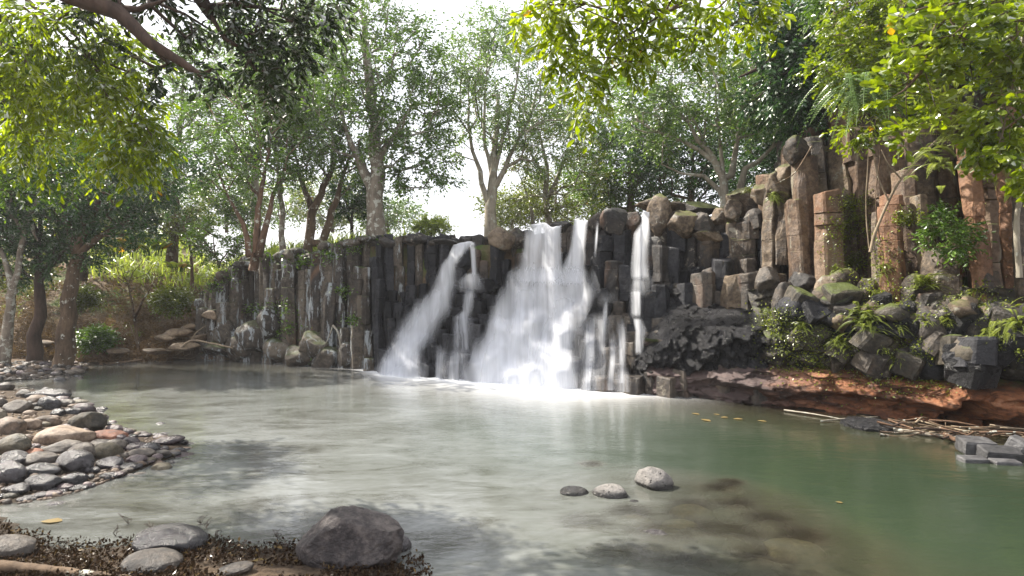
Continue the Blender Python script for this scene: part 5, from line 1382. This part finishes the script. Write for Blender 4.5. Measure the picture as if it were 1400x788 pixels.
def stone(px, py, w, h, key, label, group=GST, name='river_stone', cuts=2, lump=.14, rough=.02, sub=4, sink=.25, cutd=(.7, .95), tilt=None, mat=None, dep=.8, planes=()):
    global sd; sd += 1
    gp = ground(px, py + h * 0.38)
    if gp[2] < -0.02: gp = wat(px, py + h * 0.38)
    Y = gp[1] + w / FPX * gp[1] * .3
    s = Y / FPX / 2
    hz = h * s * 1.15
    zc = max(float(height(np.array([gp[0]]), np.array([Y]))[0]), -0.04)
    c = np.array([(px - 700) / FPX * Y, Y, zc + hz * (1 - 2 * sink)])
    V, F = rockmesh(c, (w * s * 1.08, w * s * dep, hz), sd, sub, lump, cuts, rough, rz=random.uniform(-.25, .25), tilt=random.uniform(-.12, .12) if tilt is None else tilt, cutd=cutd, planes=planes)
    o = mesh_obj(name, V, F, mat or STONE[key], None, True)
    return props(o, label, 'rock' if w > 80 else 'stone', group)
ST = [(8, 529, 20, 12, 'g', 0), (33, 539, 20, 12, 'g', 0), (66, 541, 48, 13, 'k', 'long flat dark stone at the back of the left bank'), (52, 548, 30, 12, 't', 0), (68, 553, 26, 18, 'k', 'round dark pitted stone behind the tan ones on the left bank'),
      (92, 552, 18, 11, 'g', 0), (99, 563, 18, 9, 'k', 0), (116, 560, 24, 14, 'p', 'shiny purplish stone at the outer back corner of the left bank'), (25, 558, 30, 18, 'g', 0), (2, 552, 12, 13, 'g', 0), (0, 572, 17, 22, 'o', 0),
      (15, 585, 36, 22, 't', 'smooth round tan stone at the left edge'), (42, 582, 24, 15, 't', 0), (64, 577, 32, 15, 't', 'flattened tan stone behind the big grey-tan one'), (120, 580, 38, 28, 'o', 'wedge-shaped olive stone standing up at the water side of the bank'),
      (91, 586, 24, 10, 'p', 0), (110, 592, 19, 11, 'p', 0), (89, 600, 62, 26, 't', 'largest stone of the left bank, broad and grey-tan'), (147, 599, 44, 15, 'r', 'rust-red flat stone on the left bank'), (19, 612, 40, 27, 'o', 'big dark olive rounded stone near the left edge'),
      (86, 617, 47, 19, 'g', 'speckled grey flat stone in front of the largest one'), (113, 620, 33, 23, 'g', 0), (145, 623, 40, 20, 'o', 'smooth grey-brown stone in front of the rust-red one'), (140, 609, 28, 10, 'g', 0), (158, 612, 24, 14, 'g', 0),
      (179, 606, 21, 12, 'p', 0), (20, 631, 35, 20, 'k', 0), (55, 632, 38, 20, 'g', 0), (44, 621, 28, 9, 'r', 0), (102, 636, 44, 30, 'k', 'angular black rock at the front of the left bank'), (57, 650, 40, 16, 'k', 0), (11, 652, 38, 30, 'k', 'large black rounded stone at the left edge, low on the bank'),
      (7, 639, 23, 16, 'k', 0), (150, 636, 31, 14, 'k', 0), (60, 666, 42, 18, 'k', 'dark oval stone lying in the shallows in front of the left bank'), (99, 661, 34, 14, 'k', 'dark speckled stone in the shallows, right of the oval one'), (188, 614, 26, 11, 'p', 0), (207, 615, 26, 13, 'k', 0), (193, 623, 31, 11, 'g', 0),
      (231, 605, 37, 11, 'p', 'long flat purplish stone at the tip of the left bank'), (221, 622, 26, 9, 'g', 0), (249, 622, 31, 7, 'p', 0), (221, 638, 24, 12, 'o', 'lone stone in the water off the tip of the left bank'), (235, 631, 9, 7, 'k', 0), (187, 632, 26, 11, 'p', 0), (172, 640, 25, 7, 'k', 0),
      (175, 592, 14, 10, 'p', 0), (157, 588, 20, 10, 'p', 0), (259, 606, 14, 5, 'k', 0), (195, 592, 22, 5, 'k', 0), (225, 592, 15, 5, 'k', 0), (146, 581, 11, 9, 'k', 0), (22, 674, 34, 13, 'k', 'wet glistening stone at the left edge below the bank'), (76, 688, 22, 7, 'k', 0),
      (47, 556, 13, 9, 'g', 0), (80, 565, 17, 10, 'k', 0), (76, 641, 17, 12, 'g', 0), (130, 600, 14, 9, 'g', 0), (170, 625, 12, 8, 'g', 0), (125, 612, 12, 7, 't', 0), (38, 600, 14, 9, 't', 0), (60, 603, 13, 8, 'r', 0), (128, 645, 14, 8, 'k', 0), (165, 600, 14, 9, 'p', 0), (220, 578, 12, 5, 'k', 0), (143, 652, 12, 5, 'k', 0)]
CW = {'g': 'grey', 't': 'tan', 'r': 'rust-red', 'p': 'purplish', 'o': 'olive-brown', 'k': 'black'}
def stone_label(k, w, x, y):
    sz = 'big' if w > 30 else ('middling' if w > 17 else 'small')
    place = 'at the outer tip of the left bank' if x > 165 else ('along the front waterline of the left bank' if y > 625 else ('in the middle of the left bank' if y > 575 else 'at the back of the left bank'))
    return f'{sz} {CW[k]} river stone packed among others {place}'
for x, y, w, h, kx, lb in ST: stone(x, y, w * 1.08, h * 1.1, kx, cuts=4, lump=.2, label=lb or stone_label(kx, w, x, y), dep=.75)
for i in range(110):
    x = random.uniform(-60, 230); y = random.uniform(540, 662)
    if x > 120 and y < 560 + (x - 120) * .4: continue
    if x > 150 and y > 655 - (x - 150) * .3: continue
    kx = random.choice('gttkopt'); w = random.uniform(7, 15); stone(x, y, w, random.uniform(5, 9), kx, stone_label(kx, w, x, y), sub=3)
_sl = [(-10, 690), (60, 684), (110, 671), (165, 652), (190, 641), (240, 625), (258, 608), (180, 592), (146, 576), (128, 562), (95, 548), (45, 534)]
for i in range(95):
    k = random.uniform(0, len(_sl) - 1.01); a_, b_ = _sl[int(k)], _sl[int(k) + 1]; f_ = k - int(k)
    x = a_[0] + (b_[0] - a_[0]) * f_ + random.gauss(-3, 6); y = a_[1] + (b_[1] - a_[1]) * f_ + random.gauss(-2, 3)
    kx = random.choice('kkogtkp'); w = random.uniform(9, 24); stone(x, y, w, random.uniform(5, 9), kx, stone_label(kx, w, x, y).replace('river stone', 'wet river stone'), sub=3, cuts=3, sink=.35)
# far gravel bar
for i in range(90):
    y = random.uniform(496, 518); x = random.uniform(-20, 118) * (1 if y > 500 else .9)
    kx = random.choice('ggkptg'); stone(x, y, random.uniform(7, 15), random.uniform(4, 7), kx, f'small {CW[kx]} stone of the flat gravel bar at the far left', 'stones of the far gravel bar', sub=2)
def pebbles(poly_px, n, s0, s1, mat, label):
    gg = np.random.default_rng(n); acc = Acc(); V0, F0 = ico(1)
    x0, x1, y0, y1 = poly_px
    for _ in range(n):
        p = ground(gg.uniform(x0, x1), gg.uniform(y0, y1))
        if p[2] < -0.03: continue
        s = gg.uniform(s0, s1)
        V = V0 * (1 + .2 * gg.normal(0, 1, (len(V0), 1)) * .5) * s * np.array([1, .8, .5]) @ rotm((0, 0, 1), gg.uniform(0, 6)).T + p
        acc.add(V, F0, gg.uniform())
    return props(acc.build('gravel', mat, None, True), label, 'gravel', kind='stuff')
pebbles((-60, 230, 530, 690), 3200, .012, .05, STONE['t'], 'fine tan gravel between the stones of the left bank')
pebbles((-60, 122, 494, 522), 1400, .02, .07, STONE['g'], 'grey pebbles of the flat gravel bar at the far left')
# rocks standing in the pool
M_PUMICE = rock_material('pitted grey rock', (0.015, 0.014, 0.014), (0.07, 0.066, 0.063), (0.22, 0.205, 0.19), (0.35, 0.65), pits=True, bump=.6, wetline=True, scale=1.5)
stone(893, 658, 48, 30, 'g', 'tallest of the pale pitted rocks standing in the pool', None, 'pool_rock', 4, .2, .05, mat=M_PUMICE, sink=.2)
stone(835, 673, 46, 20, 'g', 'rounded pitted rock in the middle of the three in the pool', None, 'pool_rock', 1, .1, .03, mat=M_PUMICE, sink=.25)
stone(785, 672, 36, 14, 'g', 'low pale rock breaking the surface, leftmost of the three in the pool', None, 'pool_rock', 1, .1, .03, mat=M_PUMICE, sink=.25)
stone(867, 684, 14, 7, 'g', 'tiny rock just breaking the surface between the pool rocks', None, 'pool_rock', 1, mat=M_PUMICE)
for x, y, w, h, z, kx in SUNK:
    z = z * .55; P = wat(x, y, z); s = P[1] / FPX / 2; sd += 1
    V, F = rockmesh(P + np.array([0, 0, -.03]), (w * s, w * s * .8, h * s * .8), sd, 3, .15, 3, .03)
    props(mesh_obj('sunken_rock', V, F, STONE[kx], None, True), f'{CW[kx]} rock lying under the surface near the three pool rocks', 'rock', 'sunken rocks in the pool')
# foreground bank
stone(480, 748, 130, 78, 'k', 'big dark boulder at the bottom edge, the largest rock of the near shore', None, 'boulder', 3, .12, .07, 6, .22, (.8, .95), tilt=.0, mat=rock_material('dark purplish boulder', (0.008, 0.0065, 0.0065), (0.038, 0.031, 0.031), (0.13, 0.11, 0.10), (0.4, 0.75), bump=.8), dep=.7, planes=[((.42, -.1, .9), .72), ((-.75, -.2, .55), .82), ((.3, -.9, .35), .72), ((-.2, -.95, .2), .8)])
stone(538, 746, 46, 26, 'k', 'small wet black rock leaning on the right side of the big boulder', None, 'boulder', 3)
stone(233, 748, 88, 32, 'k', 'flat rounded dark grey rock on the near shore, left of the big boulder', None, 'boulder', 2, .1, .03, 5)
stone(208, 777, 76, 24, 'g', 'pale grey rock partly buried at the bottom edge behind the log', None, 'boulder', 2, .1, .03, 5)
stone(12, 755, 66, 28, 'g', 'pale grey smooth rock in the bottom left corner', None, 'boulder', 2, .1, .03, 5)
stone(322, 784, 46, 12, 'g', 'small pale rock just showing at the bottom edge', None, 'boulder', 1)
# rotting leaf litter and weeds on the near shore
g = np.random.default_rng(5)
n = 15000
pxs = g.uniform(-60, 590, n); pys = g.uniform(715, 850, n)
Yn = FPX * (CAM_H - 0.03) / (pys - HOR); Xn = (pxs - 700) / FPX * Yn
dn_ = sdist(Xn, Yn); hn = height(Xn, Yn)
dens = fbm(np.stack([Xn, Yn, 0 * Xn], -1) * 1.6, 3, 12)
k = (dn_ < 0.10 + 0.2 * dens) & (dens > -0.28)
P = np.stack([Xn, Yn, np.maximum(hn, 0.0) + g.uniform(0, .05, n)], -1)[k]
D = unit(g.normal(0, 1, P.shape) + np.array([0, 0, .3]))
V, F = leaves(P, D, 0.042, 0.55, g, roll=1.2)
LEAF['rot'] = leaf_material('rotting litter', (0.012, 0.007, 0.005), (0.065, 0.042, 0.026), 0.1, 0.3, c3=(0.16, 0.11, 0.05), dry=.06, gloss=0.03)
props(mesh_obj('leaf_litter', V, F, LEAF['rot'], None, False, attrs={'rnd': np.repeat(g.uniform(0, 1, len(P)), 4)}), 'dark rotting leaf litter and weeds along the near shore', 'leaf litter', kind='stuff')
acc = Acc()
for x, y in [(158, 738), (175, 725), (275, 722), (208, 730), (330, 748), (298, 735), (282, 728), (265, 738), (392, 746), (380, 742)]:
    p = ground(x, y + 6); p[2] = max(p[2], 0)
    for q in range(4):
        Q = smooth_line([p, p + np.array([g.normal(0, .02), g.normal(0, .02), .04]), p + np.array([g.normal(0, .05), g.normal(0, .03), g.uniform(.06, .11)])], 6)
        V, F = tube(Q, .003, 4); acc.add(V, F)
props(acc.build('weeds', BARK['dark'], None), 'thin dark weed stems poking out of the near waterline', 'weeds', kind='stuff')
def fallen_leaf(px, py, wpx, ang, label, col, z=.012, group=None):
    p = wat(px, py, z); L = wpx / FPX * p[1]; T, Fs = LEAF8
    M = rotm((0, 0, 1), ang)
    V = (T * np.array([L, L * .6, L * .35])) @ M.T + p
    props(mesh_obj('fallen_leaf', V, Fs, col, None, True, attrs={'rnd': np.full(len(V), .7)}), label, 'leaf', group)
M_YL = leaf_material('yellow leaf', (0.13, 0.09, 0.025), (0.22, 0.16, 0.06), .2)
fallen_leaf(338, 772, 26, .7, 'long yellow fallen leaf on the litter left of the big boulder', M_YL, .09)
fallen_leaf(140, 783, 14, .3, 'yellow-green fallen leaf lying by the log', M_YL, .14)
fallen_leaf(55, 713, 28, .1, 'orange leaf floating in the shallows at the lower left', M_YL)
GFL = 'yellow leaves drifting on the green pool'
for x, y, w in [(945, 565, 12), (958, 573, 16), (985, 571, 12), (1002, 573, 14), (975, 566, 9), (1035, 575, 12), (1142, 686, 9)]:
    fallen_leaf(x, y, w, random.uniform(-1, 1), 'small yellow leaf floating on the green part of the pool', M_YL, group=GFL)
# log along the bottom left corner
lg = [wat(-60, 770, .18), wat(20, 776, .16), wat(90, 783, .14), wat(170, 792, .12), wat(230, 802, .1)]
log(lg, .055, 'brown weathered log lying along the bottom left corner', 'brown', 'log', 'log', n=40, k=12, bump=.12)
# ================================================================== DRIFTWOOD AND BLOCKS AT THE RIGHT
Yd = 10.6
boulder(1192, 585, 70, 26, M_LAVA, 'rough black rock sitting in the water against the drift sticks', 11.0, cuts=2, lump=.3, rough=.22, name='pool_rock')
log([wat(1222, 588, .02), wat(1270, 594, .04), wat(1310, 599, .04), wat(1350, 606, .05)], .045, 'thick yellow-green bamboo pole floating at the edge of the drift pile', 'pale', 'bamboo_pole', 'pole', bump=0)
log([wat(1072, 561, .03), wat(1110, 566, .04), wat(1150, 573, .03)], .02, 'thin bleached stick floating off the red clay bank', 'pale', 'stick', 'stick')
log([wat(1122, 576, .03), wat(1150, 573, .05), wat(1200, 570, .06)], .018, 'short curved stick touching the rough black rock', 'pale', 'stick', 'stick')
log([wat(1290, 594, .06), wat(1308, 602, .06), wat(1330, 607, .05)], .05, 'reddish forked branch lying across the bamboo pole', 'red', 'stick', 'stick', sub=[[wat(1308, 602, .06), wat(1322, 596, .1), wat(1332, 590, .14)]])
GD = 'sticks of the drift pile'
for i in range(64):
    x = random.uniform(1215, 1420); y = 583 + (x - 1215) * .085 + random.uniform(-3, 12)
    p = wat(x, y, 0.0); p[2] = random.uniform(.02, .16); L = random.uniform(.3, 1.1); a = random.gauss(-.25, .5)
    d = np.array([math.cos(a), math.sin(a), random.gauss(0, .08)])
    log([p - d * L / 2, p + np.array([0, 0, random.gauss(0, .03)]), p + d * L / 2], random.uniform(.009, .026), 'dry stick tangled in the drift pile against the red clay bank', random.choice(['dry', 'brown', 'brown', 'dark', 'dark', 'red']), 'stick', 'stick', group=GD, k=5, n=8)
def cutblock(px, py, w, h, d, rz, tilt, label, z):
    global sd; sd += 1
    P = wat(px, py, z); s = P[1] / FPX
    import itertools
    n = 7; V = []; F = []
    # a rounded-edge block: subdivided cube pushed towards a superellipsoid
    g_ = np.linspace(-1, 1, n); idx = {}
    def vid(p):
        k_ = tuple(np.round(p, 4))
        if k_ not in idx: idx[k_] = len(V); V.append(p)
        return idx[k_]
    for ax in range(3):
        for sg in (-1, 1):
            for i in range(n - 1):
                for j in range(n - 1):
                    q = []
                    for a, b in ((i, j), (i + 1, j), (i + 1, j + 1), (i, j + 1)):
                        p = np.zeros(3); p[ax] = sg; p[(ax + 1) % 3] = g_[a]; p[(ax + 2) % 3] = g_[b]; q.append(vid(p))
                    F.append(q if sg > 0 else q[::-1])
    V = np.array(V); V = V / (np.sum(np.abs(V) ** 14, 1) ** (1 / 14))[:, None]
    V = V * (1 + .04 * fbm(V * 2 + sd, 3, sd)[:, None]) * np.array([w * s / 2, d * s / 2, h * s / 2])
    V = V @ (rotm((0, 0, 1), rz) @ rotm((1, 0.2, 0), tilt)).T + P
    props(mesh_obj('stone_block', V, F, M_BLOCK, None, False), label, 'stone block')
M_BLOCK = rock_material('cut grey block', (0.02, 0.02, 0.021), (0.055, 0.054, 0.056), (0.11, 0.108, 0.11), (0.4, 0.65), bump=.4)
cutblock(1334, 610, 38, 20, 30, -.25, .1, 'squared grey stone block standing highest at the right waterline', .12)
cutblock(1366, 622, 46, 18, 24, -.15, .25, 'tilted grey stone block lying in front of the highest squared one', .07)
cutblock(1330, 631, 34, 12, 18, -.05, .1, 'half-sunken grey stone block at the left front of the three', .0)
cutblock(1392, 610, 30, 22, 22, .6, .4, 'dark tilted stone block at the right edge behind the others', .15)
cutblock(1374, 634, 34, 10, 18, -.1, .05, 'low wet block barely above the water under the tilted one', .0)
# ================================================================== AIR
def haze():
    t = NT('haze air')
    v = t.n('ShaderNodeVolumePrincipled', {'Color': (0.95, 0.97, 1.0, 1), 'Density': 0.0008, 'Anisotropy': 0.35})
    t.t.links.new(v.outputs[0], t.out.inputs['Volume'])
    x0, x1, y0, y1, z0, z1 = -70, 70, -30, 110, -4, 32
    V = [(x, y, z) for z in (z0, z1) for y in (y0, y1) for x in (x0, x1)]
    F = np.array([[0, 2, 3, 1], [4, 5, 7, 6], [0, 1, 5, 4], [2, 6, 7, 3], [0, 4, 6, 2], [1, 3, 7, 5]])
    o = mesh_obj('haze', V, F, t.m, None, origin=(0, 0, 0))
    props(o, kind='stuff')
haze()
